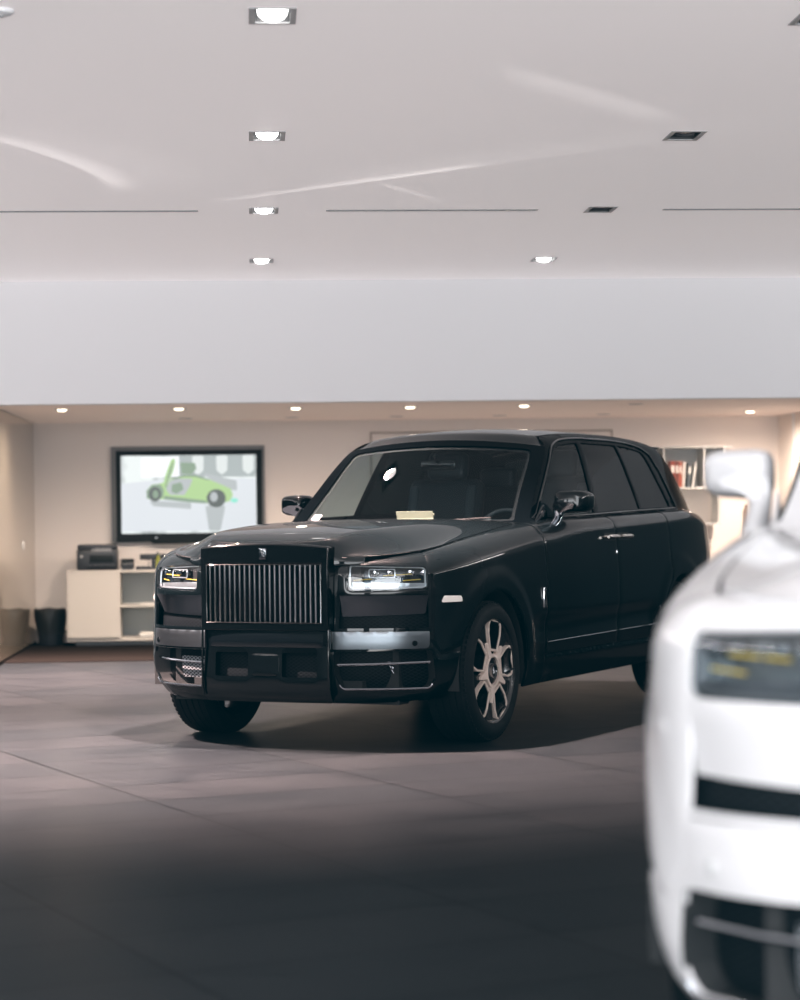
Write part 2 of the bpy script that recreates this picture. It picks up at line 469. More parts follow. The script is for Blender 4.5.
# ------------------------------------------------------------------ wheel
def make_wheel(parent, x, y, sg, spin=0.0):
    """wheel with its face towards +y*sg"""
    M0 = Matrix.Translation((x, y, WR)) @ Matrix.Rotation(spin, 4, 'Y') @ (Matrix.Rotation(-pi / 2, 4, 'X') @ Matrix.Rotation(pi, 4, 'Z') if sg > 0 else Matrix.Rotation(pi / 2, 4, 'X'))
    # local: Z out of the face
    o0 = Matrix.Translation((0, 0, 0))
    rim = MB()
    rim.lathe([(.296, .0), (.292, .004), (.285, -.004), (.278, -.03), (.262, -.10), (.262, -.21), (.29, -.235), (.285, -.235), (.25, -.21), (.25, -.06), (.272, -.02), (.280, -.006), (.286, -.002)], 72, M0)
    rim.lathe([(.0, -.065), (.12, -.065), (.13, -.08), (.0, -.08)], 40, M0)
    w = rim.build('wheel', 'wheel_black', parent)
    ty = MB()
    R = WR
    prof = [(.290, -.002), (.297, .008), (.315, .013), (.345, .012), (.366, .004), (.380, -.010), (.388, -.024)]
    for k in range(5):
        h0 = -.030 - k * .041
        prof += [(R, h0), (R, h0 - .034), (R - .008, h0 - .035), (R - .008, h0 - .040)]
    prof += [(.388, -.238), (.375, -.250), (.345, -.262), (.31, -.26), (.288, -.245)]
    ty.lathe(prof, 96, M0)
    # tread blocks: shoulder sipes
    for k in range(72):
        a = 2 * pi * k / 72
        Mx = M0 @ Matrix.Rotation(a, 4, 'Z')
        ty.box((.3815, 0, -.020), (.010, .020, .024), Mx)
    ty.build('tyre', 'rubber', w, ang=30)
    dk = MB(); dk.lathe([(.06, -.13), (.20, -.13), (.205, -.14), (.205, -.155), (.06, -.155)], 48, M0)
    dk.build('brake_disc', 'disc', w)
    # recessed face between the spokes
    for k in range(5):
        a = pi / 2 + 2 * pi * k / 5
        Mx = M0 @ Matrix.Rotation(a, 4, 'Z')
        oo = rpoly([(.112, -.052), (.205, -.086), (.258, -.088), (.288, -.066), (.288, .066), (.258, .088), (.205, .086), (.112, .052)], .012, 3)
        def shrink(pl, d):
            cxx = sum(p[0] for p in pl) / len(pl)
            out = []
            n = len(pl)
            for i in range(n):
                p = Vector(pl[i]); a_ = Vector(pl[i - 1]); b_ = Vector(pl[(i + 1) % n])
                t_ = (b_ - a_).normalized(); nn = Vector((-t_.y, t_.x))
                if nn.dot(Vector((cxx, 0)) - p) < 0: nn = -nn
                out.append(tuple(p + nn * d))
            return out
        fr = MB(); fr.ring(oo, shrink(oo, .0105), -.030, -.004, Mx)
        fr.build('spoke_frame', 'machined', w)
        wl = MB(); wl.ring(shrink(oo, .0118), shrink(oo, .019), -.075, -.010, Mx)
        wl.build('spoke_wall', 'wheel_black', w)
    # web between loops and hub
    st = []
    for k in range(10):
        a = pi / 2 + pi / 5 + pi * k / 5
        r = .178 if k % 2 == 0 else .098
        if k % 2 == 0:
            st += [(.098 * cos(a - .24), .098 * sin(a - .24)), (r * cos(a - .05), r * sin(a - .05)), (r * cos(a + .05), r * sin(a + .05)), (.098 * cos(a + .24), .098 * sin(a + .24))]
        else:
            st.append((.096 * cos(a), .096 * sin(a)))
    n = len(st)
    inner = []
    for p in st:
        a = atan2(p[1], p[0]); inner.append((.080 * cos(a), .080 * sin(a)))
    h = MB(); h.ring(st, inner, -.03, .0, M0)
    h.build('hub_star', 'machined', w)
    web = MB()
    for k in range(5):
        a = pi / 2 + pi / 5 + 2 * pi * k / 5
        Mx = M0 @ Matrix.Rotation(a, 4, 'Z')
        web.prism([(.06, -.02), (.16, -.013), (.287, -.055), (.29, 0), (.287, .055), (.16, .013), (.06, .02)], -.05, -.014, Mx)
    web.lathe([(.0, -.012), (.072, -.012), (.074, -.03), (.0, -.03)], 40, M0)
    web.build('spoke_web', 'wheel_black', w)
    cp = MB(); cp.lathe([(.030, .0), (.030, .006), (.040, .006), (.042, -.012), (.030, -.012)], 40, M0, closed=True)
    cp.build('hub_ring', 'chrome', w)
    cc = MB(); cc.lathe([(.0, .003), (.030, .003), (.031, -.01), (.0, -.012)], 40, M0)
    cap = cc.build('center_cap', 'black_gloss', w)
    # RR monogram
    emblem('cap_emblem', M0 @ Matrix.Translation((0, 0, .0035)), .020, w)
    return w

def letter_R(s, ox, oy):
    """strokes of a capital R as polylines in a unit box"""
    P = [[(0, 0), (0, 1)], [(0, 1), (.42, .98), (.55, .78), (.42, .56), (0, .54)], [(.25, .54), (.6, 0)]]
    return [[(ox + a * s, oy + b * s) for a, b in l] for l in P]

def emblem(name, M, s, parent, m='chrome'):
    e = MB()
    for k, (ox, oy) in enumerate([(-.55 * s, -.1 * s), (-.15 * s, -.85 * s)]):
        for l in letter_R(s, ox, oy):
            e.tube([(a, b, .001) for a, b in l], s * .06, 5, M)
    return e.build(name, m, parent)

# ------------------------------------------------------------------ the car
def make_car(root):
    P = root
    g = .0035   # half of a shut gap
    def bpoly(pts, r=0, n=5): return rpoly([(TX(x) if k == 'x' else TY(x) if k == 'y' else TYR(x), b) for k, x, b in pts], r, n)
    def arc(cx, r, a0, a1, n=26):
        return [('x', cx + r * cos(radians(a0 + (a1 - a0) * i / n)), WR + r * sin(radians(a0 + (a1 - a0) * i / n))) for i in range(n + 1)]
    RA = .452
    XD = -.765         # front edge of front door
    XS = -2.005        # split between the doors
    XR = -3.06         # rear door trailing edge at the belt
    for sg in (1, -1):
        S = dict(sgn=sg)
        # --- fender
        top = [('x', x, band_top(x)) for x in np.linspace(XD + g, .60, 16)]
        pts = [('x', XD + g, .27), ('x', XD + g, .62)] + top + [('x', .655, 1.0), ('x', .70, .60), ('x', .56, .52)]
        pts += [p for p in arc(0, RA, 22, 164)] + [('x', -RA, .27)]
        patch('fender', band, bpoly(pts), 'black_paint', P, da=.016, db=.014, **S)
        # --- doors
        topd = [('x', x, band_top(x)) for x in np.linspace(XS + g, XD - g, 18)]
        patch('front_door', band, bpoly([('x', XD - g, .445)] + [('x', XS + g, .445)] + topd, [0] * 20), 'black_paint', P, **S)
        fd = P.children[-1] if False else None
        topr = [('x', x, band_top(x)) for x in np.linspace(XR, XS - g, 18)]
        a_end = 0
        pts = [('x', XS - g, .445)] + [('x', -WB + RA + .035, .445)] + [('x', -WB + (RA + .035) * cos(radians(a)), WR + (RA + .035) * sin(radians(a))) for a in (12, 24, 36, 48, 58)] + [('x', XR, .88)] + topr
        patch('rear_door', band, bpoly(pts), 'black_paint', P, **S)
        # --- rear quarter
        tq = [('x', x, band_top(x)) for x in np.linspace(-4.12, XR - 2 * g, 16)]
        pts = [('x', XR - 2 * g, .88)] + [('x', -WB + (RA + .028) * cos(radians(a)), WR + (RA + .028) * sin(radians(a))) for a in (58, 48, 36, 24, 12)] + [('x', -WB + RA + .028, .445), ('x', -WB + RA, .27)] + arc(-WB, RA, 0, 180)[0:] + [('x', -WB - RA, .62), ('x', -4.10, .66), ('x', -4.22, .70)] + [('x', -4.22, 1.1)] + tq
        patch('rear_quarter', band, bpoly(pts), 'black_paint', P, da=.02, db=.016, **S)
        # --- sill
        patch('sill', band, bpoly([('x', XD + g, .27), ('x', -WB + RA + .004, .27), ('x', -WB + RA + .02, .44), ('x', XD + g, .438)]), 'black_gloss', P, **S)
        # crease strip on the lower door
        for (xa, xb) in ((XD - .02, XS + .01), (XS - .01, -2.72)):
            xs = np.linspace(xa, xb, 24)
            pl = [[TX(x), .512 + .012 * (XD - x) / 2] for x in xs]
            q = band(np.array(pl), -.0035)
            tb = MB(); tb.tube([(a, b * sg, c) for a, b, c in q], [.002] + [.0045] * 22 + [.002], 6)
            tb.build('lower_door_trim', 'trim_facet', P)
        # --- front wing fascia around the lamp
        hl = bpoly([('y', .475, .868), ('x', .615, .872), ('x', .610, .998), ('y', .475, 1.018)], [.03, .03, .03, .02])
        rc = bpoly([('y', .425, .668), ('x', .590, .668), ('x', .585, .70), ('x', .600, .842), ('y', .43, .842), ], [.01, .03, .03, .02, .01])
        toph = [(TY(.40), float(ZTOP(.826)) - .02)] + [(TY(y), band_top(x) - .002) for x, y in ((.826, .42), (.80, .55), (.775, .62), (.715, .74))] + [(TX(.60), band_top(.60))]
        ot = [(TY(.40), .655), (TX(.70), .655)][:1] + [(TX(.66), .655), (TX(.655) - .001, .75), (TX(.655), 1.0)] + toph[::-1][0:]
        patch('front_wing', band, ot, 'black_paint', P, holes=[hl, rc], da=.02, **S)
        # recess: mirror facet + weave below
        def facet(V):
            b = V[:, 1]; k = np.clip((.845 - b) / .11, 0, 1)
            Q = band(np.stack([V[:, 0], np.minimum(b, .845)], 1))
            q0 = band(V, 0); q1 = band(V, .030)
            return q0 * (1 - k[:, None]) + q1 * k[:, None]
        patch('lamp_facet', facet, bpoly([('y', .43, .728), ('x', .60, .742), ('x', .605, .842), ('y', .43, .842)]), 'trim_facet', P, thick=.002, bev=.001, **S)
        patch('brow_mesh', lambda V: band(V, .045), bpoly([('y', .41, .655), ('x', .57, .655), ('x', .57, .745), ('y', .41, .745)]), 'mesh', P, thick=.002, **S)
        # --- headlight
        back = bpoly([('y', .465, .858), ('x', .60, .86), ('x', .595, 1.01), ('y', .465, 1.03)])
        hb = patch('headlight', lambda V: band(V, .075), back, 'lamp_inner', P, thick=.002, **S)
        # housing walls
        L0 = densify(hl, .02); A0 = band(np.array(L0), .012); A1 = band(np.array(L0), .075)
        n = len(L0)
        vs = [tuple(p * [1, sg, 1]) for p in np.vstack([A0, A1])]
        mesh_obj('lamp_housing', vs, [(i, (i + 1) % n, n + (i + 1) % n, n + i) for i in range(n)], 'lamp_inner', hb)
        # light guide frame
        cxy = np.array(hl).mean(0)
        gd = [tuple(cxy + (np.array(p) - cxy) * [.955, .86]) for p in hl]
        q = band(np.array(densify(gd, .02)), .022) * [1, sg, 1]
        tb = MB(); tb.tube(q.tolist(), .0055, 6, closed=True); tb.build('light_guide', 'lamp_white', hb)
        patch('light_strip', lambda V: band(V, .028), bpoly([('y', .495, .884), ('x', .635, .886), ('x', .635, .905), ('y', .495, .915)], .003), 'lamp_white', hb, thick=.01, **S)
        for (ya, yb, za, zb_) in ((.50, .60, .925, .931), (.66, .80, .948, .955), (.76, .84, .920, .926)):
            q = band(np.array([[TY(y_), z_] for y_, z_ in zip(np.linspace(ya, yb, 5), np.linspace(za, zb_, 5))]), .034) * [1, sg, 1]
            tb = MB(); tb.tube(q.tolist(), .0028, 6); tb.build('reflection_streak', 'reflection_yellow', hb)  # yellow reflections on the lamp, modelled as thin tubes inside it
        lr = bpoly([('y', .585, .938), ('y', .72, .938), ('y', .72, .982), ('y', .585, .982)], .009)
        q = band(np.array(densify(lr, .02)), .03) * [1, sg, 1]
        tb = MB(); tb.tube(q.tolist(), .0035, 6, closed=True); tb.build('lens_ring', 'lamp_white', hb)
        for yy in (.615, .69, .80, .86):
            c = band(np.array([[TY(min(yy, .85)) + max(0, yy - .85), .96]]), .052)[0] * [1, sg, 1]
            tb = MB(); tb.lathe([(0, .006), (.014, .004), (.020, -.004), (.020, -.02), (0, -.02)], 20, Matrix.Translation(c) @ Matrix.Rotation(pi / 2, 4, 'Y') @ Matrix.Scale(1, 4))
            tb.build('projector', 'chrome', hb)
        patch('lamp_lens', lambda V: band(V, .006), hl, 'lamp_glass', hb, thick=.001, bev=0, **S)
        # --- bumper wing below: gloss blade panel, intake opening with frame
        lp = bpoly([('y', .392, .556), ('x', .66, .556), ('x', .66, .648), ('y', .392, .650)], [.006, .03, .004, .004])
        patch('bumper_blade', lambda V: band(V, -.004), lp, 'trim_panel', P, da=.02, **S)
        sens = band(np.array([[TY(.80), .585]]), -.008)[0] * [1, sg, 1]
        tb = MB(); tb.lathe([(0, .003), (.009, .003), (.011, 0), (.015, 0), (.015, -.004), (0, -.004)], 20, Matrix.Translation(sens) @ Matrix.Rotation(sg * .5, 4, 'Z') @ Matrix.Rotation(pi / 2, 4, 'Y'))
        tb.build('parking_sensor', 'black_gloss', P)
        ik = bpoly([('y', .435, .340), ('x', .60, .340), ('x', .585, .39), ('x', .60, .545), ('y', .40, .545), ('y', .398, .42)], [.04, .05, .02, .02, .01, .02])
        botl = [(TY(y), .262) for y in (.375, .6)] + [(TX(.60), .270), (TX(.50), .275)]
        ob = botl + [(TX(x), b) for x, b in ((.452, .285), (.440, .44), (.425, .53), (.56, .52), (.70, .60), (.655, .652))] + [(TY(.385), .652)]
        patch('bumper_corner', band, ob, 'black_paint', P, holes=[ik, lp], da=.02, **S)
        patch('intake_mesh', lambda V: band(V, .085), bpoly([('y', .38, .33), ('x', .56, .33), ('x', .56, .56), ('y', .38, .56)]), 'mesh' if sg > 0 else 'mesh', P, thick=.002, **S)
        if sg < 0:
            patch('intake_sensor_grille', lambda V: band(V, .06), bpoly([('y', .42, .38), ('y', .66, .38), ('y', .66, .50), ('y', .42, .50)], .01), 'silver_mesh', P, thick=.006, **S)
        L0 = densify(ik, .02); A0 = band(np.array(L0), .0); A1 = band(np.array(L0), .085); n = len(L0)
        vs = [tuple(p * [1, sg, 1]) for p in np.vstack([A0, A1])]
        mesh_obj('intake_shroud', vs, [(i, (i + 1) % n, n + (i + 1) % n, n + i) for i in range(n)], 'matte_black', P)
        q = band(np.array([[TY(.405), .470], [TY(.6), .474], [TY(.72), .477], [TX(.68), .480], [TX(.60), .482]]), .025) * [1, sg, 1]
        tb = MB(); tb.tube(q.tolist(), .007, 6); tb.build('intake_bar', 'dark_chrome', P)
        bl = [p for p in densify(ik, .02) if p[1] < .365]
        q = band(np.array(sorted(bl)), -.002) * [1, sg, 1]
        tb = MB(); tb.tube(q.tolist(), .006, 6); tb.build('intake_lower_trim', 'dark_chrome', P)
        # --- side marker
        mk = bpoly([('x', .555, .800), ('x', .405, .800), ('x', .415, .832), ('x', .535, .836)], .01)
        patch('side_marker', band, mk, 'marker', P, off=.004, thick=.004, **S)
        # --- fender badge
        q = band(np.array([[TX(-.69), b] for b in np.linspace(.705, .83, 8)]), -.006) * [1, sg, 1]
        tb = MB(); tb.box(tuple(q[4]), (.034, .012, .125), bev=.005); tb.build('fender_badge', 'chrome', P)
        tb = MB(); tb.box(tuple(q[5] + [0, .004 * sg, 0]), (.020, .012, .06), bev=.004); tb.build('badge_inlay', 'black_gloss', P)
        # --- door handles (coach doors, the two handles meet at the split)
        for nm, xa, xb in (('front_handle', -1.78, -1.985), ('rear_handle', -2.025, -2.235)):
            pl = band(np.array([[TX(x), 1.12] for x in np.linspace(xa, xb, 8)]), -.028) * [1, sg, 1]
            tb = MB()
            for a, b in zip(pl[:-1], pl[1:]): pass
            tb.tube(pl.tolist(), [.010] + [.0135] * 6 + [.010], 10)
            e0 = band(np.array([[TX(xa), 1.12]]), .004)[0] * [1, sg, 1]; e1 = band(np.array([[TX(xb), 1.12]]), .004)[0] * [1, sg, 1]
            tb.tube([tuple(pl[1]), tuple(e0)], .009, 8); tb.tube([tuple(pl[-2]), tuple(e1)], .009, 8)
            tb.build('door_handle', 'satin_chrome', P)
            cup = bpoly([('x', xa + .02 * (1 if nm[0] == 'f' else -0.2), 1.095), ('x', xb - .02 * (1 if nm[0] == 'r' else -.2), 1.095), ('x', xb, 1.145), ('x', xa, 1.145)], .015)
            patch('handle_cup', band, cup, 'matte_black', P, off=.0015, thick=.001, bev=0, **S)
        c = band(np.array([[TX(-1.965), 1.02]]), -.006)[0] * [1, sg, 1]
        tb = MB(); tb.box(tuple(c), (.012, .008, .035), bev=.003); tb.build('lock_cover', 'chrome', P)
        # --- greenhouse side: frame with glazing
        fr_out = [(x, z) for x, z in _WL[::4]]
        rail = [(x, float(ZTOP(x) - .004 + (ZC(x) - ZTOP(x) + .004) * roof_he(x))) for x in np.concatenate([np.linspace(-1.54, -1.60, 5), np.linspace(-1.68, -3.79, 28)])]
        fr_out = [(-.93, 1.208)] + fr_out + rail + [(x, z) for x, z in _RL[::-4]] + [(-4.10, 1.245)] + [(x, float(ZTOP(x)) - .008) for x in np.linspace(-4.0, -.97, 30)]
        gt = sm_table([(-3.42, 1.60), (-3.36, 1.65), (-3.28, 1.688), (-3.15, 1.708), (-2.9, 1.726), (-2.6, 1.732), (-2.2, 1.732), (-2.0, 1.726), (-1.8, 1.712), (-1.62, 1.672), (-1.45, 1.560), (-1.25, 1.400), (-1.03, 1.225)])
        zbl = lambda x: float(ZTOP(x)) + .022
        def pane(x0, x1, slant=0.0, extra=None):
            """outline of a pane between stations, x0 > x1"""
            top_ = [(x, float(gt(x))) for x in np.linspace(x0, x1, 16)]
            return top_
        gp = []
        f_ = [(-1.075, zbl(-1.075))] + [(x, float(gt(x))) for x in np.linspace(-1.09, -2.065, 24)] + [(-1.91, zbl(-1.91))]
        r_ = [(-1.985, zbl(-1.985))] + [(x, float(gt(x))) for x in np.linspace(-2.15, -2.775, 12)] + [(-2.785, zbl(-2.785))]
        q_ = [(-2.825, zbl(-2.825))] + [(x, float(gt(x))) for x in np.linspace(-2.815, -3.26, 10)] + [(-3.30, 1.655), (-3.42, zbl(-3.42))]
        patch('window_surround', ghs, fr_out, 'pillar_paint', P, holes=[f_, r_, q_], da=.03, db=.02, centre=(-2, 0, 1), **S)
        for nm, pl, mm in (('front_side_glass', f_, 'side_glass'), ('rear_side_glass', r_, 'privacy_glass'), ('quarter_glass', q_, 'privacy_glass')):
            patch(nm, ghs, pl, mm, P, off=-.0095, thick=.0, bev=0, da=.03, db=.02, centre=(-2, 0, 1), **S)
        # trim line around the glazing
        out = [(-.975, float(ZTOP(-.975)) + .012)] + [(x, float(gt(x)) + .028) for x in np.linspace(-1.05, -3.28, 40)] + [(-3.39, 1.675), (-3.46, 1.56), (-3.51, 1.42), (-3.54, 1.305)]
        q = ghs(np.array(out)); q[:, 1] += .004; q = q * [1, sg, 1]
        tb = MB(); tb.tube(q.tolist(), .008, 8); tb.build('window_trim', 'black_gloss', P)
        bl = [(x, float(ZTOP(x)) + .010) for x in np.linspace(-.975, -3.54, 40)]
        q = ghs(np.array(bl)); q[:, 1] += .004; q = q * [1, sg, 1]
        tb = MB(); tb.tube(q.tolist(), .008, 8); tb.build('belt_trim', 'black_gloss', P)
        # --- door mirror
        y0 = 1.035
        mr = MB()
        prof = []
        rings = []
        nn = 28
        for k, (xx, sc_, zc_) in enumerate([(-1.175, .55, 1.345), (-1.182, .75, 1.345), (-1.20, .90, 1.344), (-1.24, .985, 1.343), (-1.29, 1.0, 1.342), (-1.335, .985, 1.341), (-1.35, .95, 1.341), (-1.345, .90, 1.341), (-1.32, .88, 1.341)]):
            r_pts = []
            for i in range(nn):
                a = 2 * pi * i / nn
                ex = 2 / 4.2
                px_ = np.sign(cos(a)) * abs(cos(a)) ** ex * .102; pz_ = np.sign(sin(a)) * abs(sin(a)) ** ex * .072
                taper = 1 - .14 * (px_ / .102 + 1) / 2 * (1 if pz_ < 0 else .6)
                r_pts.append((xx - .05 * (px_ / .102 + 1) / 2 * 1, (.962 + px_ * sc_), zc_ + pz_ * sc_ * taper))
            rings.append(r_pts)
        vs = [(a, b * sg, c) for r_ in rings for a, b, c in r_]
        fs = [(i * nn + k, i * nn + (k + 1) % nn, (i + 1) * nn + (k + 1) % nn, (i + 1) * nn + k) for i in range(len(rings) - 1) for k in range(nn)]
        fs.append(tuple(range(nn))[::-1])
        mr.add(vs, fs); mo = mr.build('door_mirror', 'black_paint', P, ang=60)
        # mirror glass
        gl_ = [(-1.335 - .05 * ((b - .962) / .102 + 1) / 2, b * sg, c) for a, b, c in rings[-1]]
        mesh_obj('mirror_glass', gl_, [tuple(range(nn))], 'chrome', mo, smooth=False)
        lo = MB()
        lo.tube([(-1.06, .905 * sg, 1.185), (-1.15, .900 * sg, 1.215), (-1.205, .893 * sg, 1.25), (-1.225, .895 * sg, 1.30)], [.030, .034, .034, .036], 12)
        lo.build('mirror_stalk', 'mirror_low', mo)
        sh = MB()
        vs = []; 
        for a, b, c in [(-1.172, .885, 1.345), (-1.172, .96, 1.342), (-1.178, 1.01, 1.325), (-1.185, .995, 1.300), (-1.185, .95, 1.290), (-1.185, .915, 1.272), (-1.20, .90, 1.235), (-1.20, .868, 1.235), (-1.19, .865, 1.32)]:
            vs.append((a + .004, b * sg, c))
        vs2 = [(a - .05, b, c) for a, b, c in vs]
        n_ = len(vs)
        sh.add(vs + vs2, [tuple(range(n_)), tuple(range(n_, 2 * n_))[::-1]] + [(i, (i + 1) % n_, n_ + (i + 1) % n_, n_ + i) for i in range(n_)])
        sh.build('mirror_trim', 'mirror_low', mo)
        sb = MB(); sb.prism([(-.975, 1.222), (-1.17, 1.232), (-1.165, 1.27), (-1.145, 1.30), (-1.115, 1.325), (-1.10, 1.318)], .0, .012, Matrix(((1, 0, 0, 0), (0, 0, sg, .828 * sg), (0, 1, 0, 0), (0, 0, 0, 1))))
        sb.build('mirror_sail', 'black_gloss', P)
        # --- tail lamp
        patch('tail_lamp', band, bpoly([('x', -4.23, .80), ('x', -4.30, .80), ('r', .80, .80), ('r', .80, 1.06), ('x', -4.30, 1.06), ('x', -4.23, 1.06)], .01), 'tail_red', P, da=.02, **S)
        # --- wheel liner
        for wc in (0.0, -WB):
            ln = MB(); vs = []; N_ = 24
            for i in range(N_ + 1):
                a = radians(-10 + 200 * i / N_)
                r_ = RA + .012
                vs += [(wc + r_ * cos(a), .965 * sg, WR + r_ * sin(a)), (wc + r_ * cos(a), .55 * sg, WR + r_ * sin(a))]
            ln.add(vs, [(2 * i, 2 * i + 2, 2 * i + 3, 2 * i + 1) for i in range(N_)])
            ln.build('wheel_liner', 'matte_black', P)
        # underlayer behind the shut lines
        und = [(TX(XD + .28), .30), (TX(-2.8), .30), (TX(-2.8), 1.0), (TX(-2.9), 1.22), (TX(-4.0), 1.2), (TX(-3.0), 1.20), (TX(XD + .30), 1.05)]
        und = bpoly([('x', -.50, .29), ('x', -2.80, .29), ('x', -2.80, .80), ('x', -3.0, .93), ('x', -3.6, .93), ('x', -4.1, .7), ('x', -4.2, .7), ('x', -4.2, 1.15), ('x', -3.2, 1.24), ('x', -2, 1.21), ('x', -.6, 1.15), ('x', -.40, .90), ('x', -.49, .6)])
        patch('inner_shell', lambda V: band(V, .03), und, 'matte_black', P, thick=.001, da=.06, db=.04, **S)
    eb = band(np.array([[TY(.70), .45]]), .05)[0]
    emblem('intake_mark', Matrix.Translation(eb + [.012, 0, .004]) @ Matrix(((0, 0, 1, 0), (1, 0, 0, 0), (0, 1, 0, 0), (0, 0, 0, 1))), .034, P, 'dark_chrome')  # small silvery mark drawn with monogram strokes
    # wheels
    for (x, y, sg) in ((0, .972, 1), (0, -.935, -1), (-WB, .975, 1), (-WB, -.975, -1)):
        make_wheel(P, x, y, sg, radians(-8 if (x == 0 and sg > 0) else 14))
    # ----------------------------------------------------------------- centre front
    # lower gloss centre
    def ctr(V, dx=0.0):
        y = V[:, 0]; z = V[:, 1]
        return np.stack([.892 - .018 * (y / .4) ** 2 + np.interp(z, [.25, .29, .33, .40, .56, .66, 1.12], [-.06, -.02, -.004, 0, -.012, -.012, -.012]) + dx, y, z], 1)
    ol = rpoly([(-.393, .262), (.393, .262), (.388, .655), (-.388, .655)], [.02, .02, .006, .006])
    hb_ = [rpoly([(-.315, .405), (-.105, .405), (-.105, .535), (-.315, .535)], .012), rpoly([(.105, .405), (.315, .405), (.315, .535), (.105, .535)], .012)]
    patch('bumper_center', ctr, ol, 'black_gloss', P, holes=hb_, da=.03, db=.02, thick=.12)
    patch('lower_grille', lambda V: ctr(V, -.05), rpoly([(-.39, .39), (.39, .39), (.39, .55), (-.39, .55)], .01), 'mesh', P, thick=.002)
    patch('radar_cover', lambda V: ctr(V, .006), rpoly([(-.088, .41), (.088, .41), (.088, .53), (-.088, .53)], .03), 'black_gloss', P, thick=.02)
    patch('plate_panel', lambda V: ctr(V, .004), rpoly([(-.35, .565), (.35, .565), (.35, .64), (-.35, .64)], .004), 'trim_center', P, thick=.006)
    # side pillars of the front pantheon
    for sg in (1, -1):
        q = [(.866, .394 * sg, .29), (.882, .392 * sg, .34), (.884, .391 * sg, .5), (.880, .390 * sg, .66)]
        tb = MB(); tb.tube(q, [.005, .007, .007, .006], 8); tb.build('center_edge_trim', 'black_gloss', P)
    # grille surround : outer .40 / inner .375
    def arch(y, top): return top - .020 * (y / .4) ** 2
    go = [(-.394, .655), (.394, .655)] + [(y, arch(y, 1.130)) for y in np.linspace(.394, -.394, 15)]
    gi = [(-.356, .698), (.356, .698)] + [(y, 1.013 - .0 * y) for y in np.linspace(.356, -.356, 15)]
    Mg = Matrix(((0, 0, 1, 0), (1, 0, 0, 0), (0, 1, 0, 0), (0, 0, 0, 1)))
    gs = MB(); gs.ring(go, gi, .70, .889, Mg)
    so = gs.build('grille_surround', 'black_gloss', P, ang=30)
    bv = so.modifiers.new('bevel', 'BEVEL'); bv.width = .010; bv.segments = 3; bv.limit_method = 'ANGLE'; bv.angle_limit = radians(40)
    # thin bright edge
    for nm, pl, xx in (('surround_edge', gi, .891),):
        tb = MB(); tb.tube([(xx, a, b) for a, b in densify(pl, .05)], .0028, 6, closed=True); tb.build(nm, 'black_gloss', so)
    bk = MB(); bk.box((.76, 0, .85), (.01, .76, .36)); bk.build('grille_back', 'matte_black', P)
    vn = None
    for i in range(23):
        y = -.343 + i * .686 / 22
        v_ = MB()
        pr = [(.780, -.0045), (.857, -.0068), (.876, -.0050), (.881, 0), (.876, .0050), (.857, .0068), (.780, .0045)]
        v_.prism([(a, b + y) for a, b in pr], .70, 1.012)
        v_.build('grille_vane', 'vane', P, ang=30)
    # monogram plate at the top of the grille
    pb = MB(); pb.box((.893, 0, 1.072), (.008, .042, .060), bev=.003); pl_ = pb.build('grille_badge', 'dark_chrome', P)
    emblem('badge_emblem', Matrix.Translation((.899, 0, 1.078)) @ Mg, .024, pl_, 'chrome')
    # ----------------------------------------------------------------- bonnet
    hx = np.concatenate([np.linspace(.845, .70, 14), np.linspace(.68, -.80, 44)])
    NU = 61
    def hood(V):
        x = V[:, 0]; u = V[:, 1]
        E = []
        xc = x
        fw = FW(xc)
        yb = np.interp(-xc, -_plan[_plan[:, 0] > -1][:, 0][::1], _plan[_plan[:, 0] > -1][:, 1])
        yside = np.where(xc > .0, 1, 1) * (yb - fw - .018)
        # narrow quickly towards the nose so that the edge follows the wing top
        lim = np.interp(xc, [.55, .62, .70, .78, .86], [9, .72, .62, .50, .43])
        w = np.minimum(yside, lim)
        y = u * w
        ze = ZTOP(xc) + .001
        cz = np.interp(xc, hz_x, hz_z)
        inner = np.interp(xc, [-.8, .0, .5, .8, .86], [.70, .62, .56, .47, .43])
        k = smooth01((w - np.abs(y)) / np.maximum(w - inner + .10, .06))
        z = ze + (cz - ze) * k - .010 * (y / .5) ** 2 * k
        z += .008 * np.exp(-(y / .05) ** 2) * 0
        return np.stack([x, y, z], 1)
    hzz = sm_table([(-.85, 1.250), (-.5, 1.252), (-.1, 1.243), (.3, 1.222), (.55, 1.202), (.70, 1.182), (.78, 1.160), (.83, 1.138), (.855, 1.118)])
    hz_x = np.linspace(-.85, .855, 200); hz_z = hzz(hz_x)
    vs = []; fs = []
    us = np.linspace(-1, 1, NU)
    for x in hx: vs.append(hood(np.stack([np.full(NU, x), us], 1)))
    nh = len(hx)
    V = np.vstack(vs)
    for i in range(nh - 1):
        for k in range(NU - 1):
            a = i * NU + k; fs.append((a, a + 1, a + NU + 1, a + NU))
    rim = [k for k in range(NU)] + [i * NU + NU - 1 for i in range(1, nh)]
    rimL = [i * NU for i in range(nh - 1, 0, -1)]
    loop = rimL + rim
    nv_ = len(V); low = V[loop] + [0, 0, -.045]; low[:, 1] *= .985
    V = np.vstack([V, low])
    for i in range(len(loop) - 1): fs.append((loop[i], loop[i + 1], nv_ + i + 1, nv_ + i))
    hm = MB(); hm.add(V.tolist(), fs)
    ho = hm.build('bonnet', 'black_paint', P, ang=70)
    # bonnet edge rail following the inner line
    for sg in (1, -1):
        pts = []
        for x in np.linspace(.80, -.78, 30):
            p = hood(np.array([[x, sg * .995]]))[0]; pts.append((p[0], p[1], p[2] - .004))
        tb = MB(); tb.tube(pts, .004, 6); tb.build('bonnet_seal', 'matte_black', P)
    # cowl between bonnet and screen
    cw = MB()
    cv = []
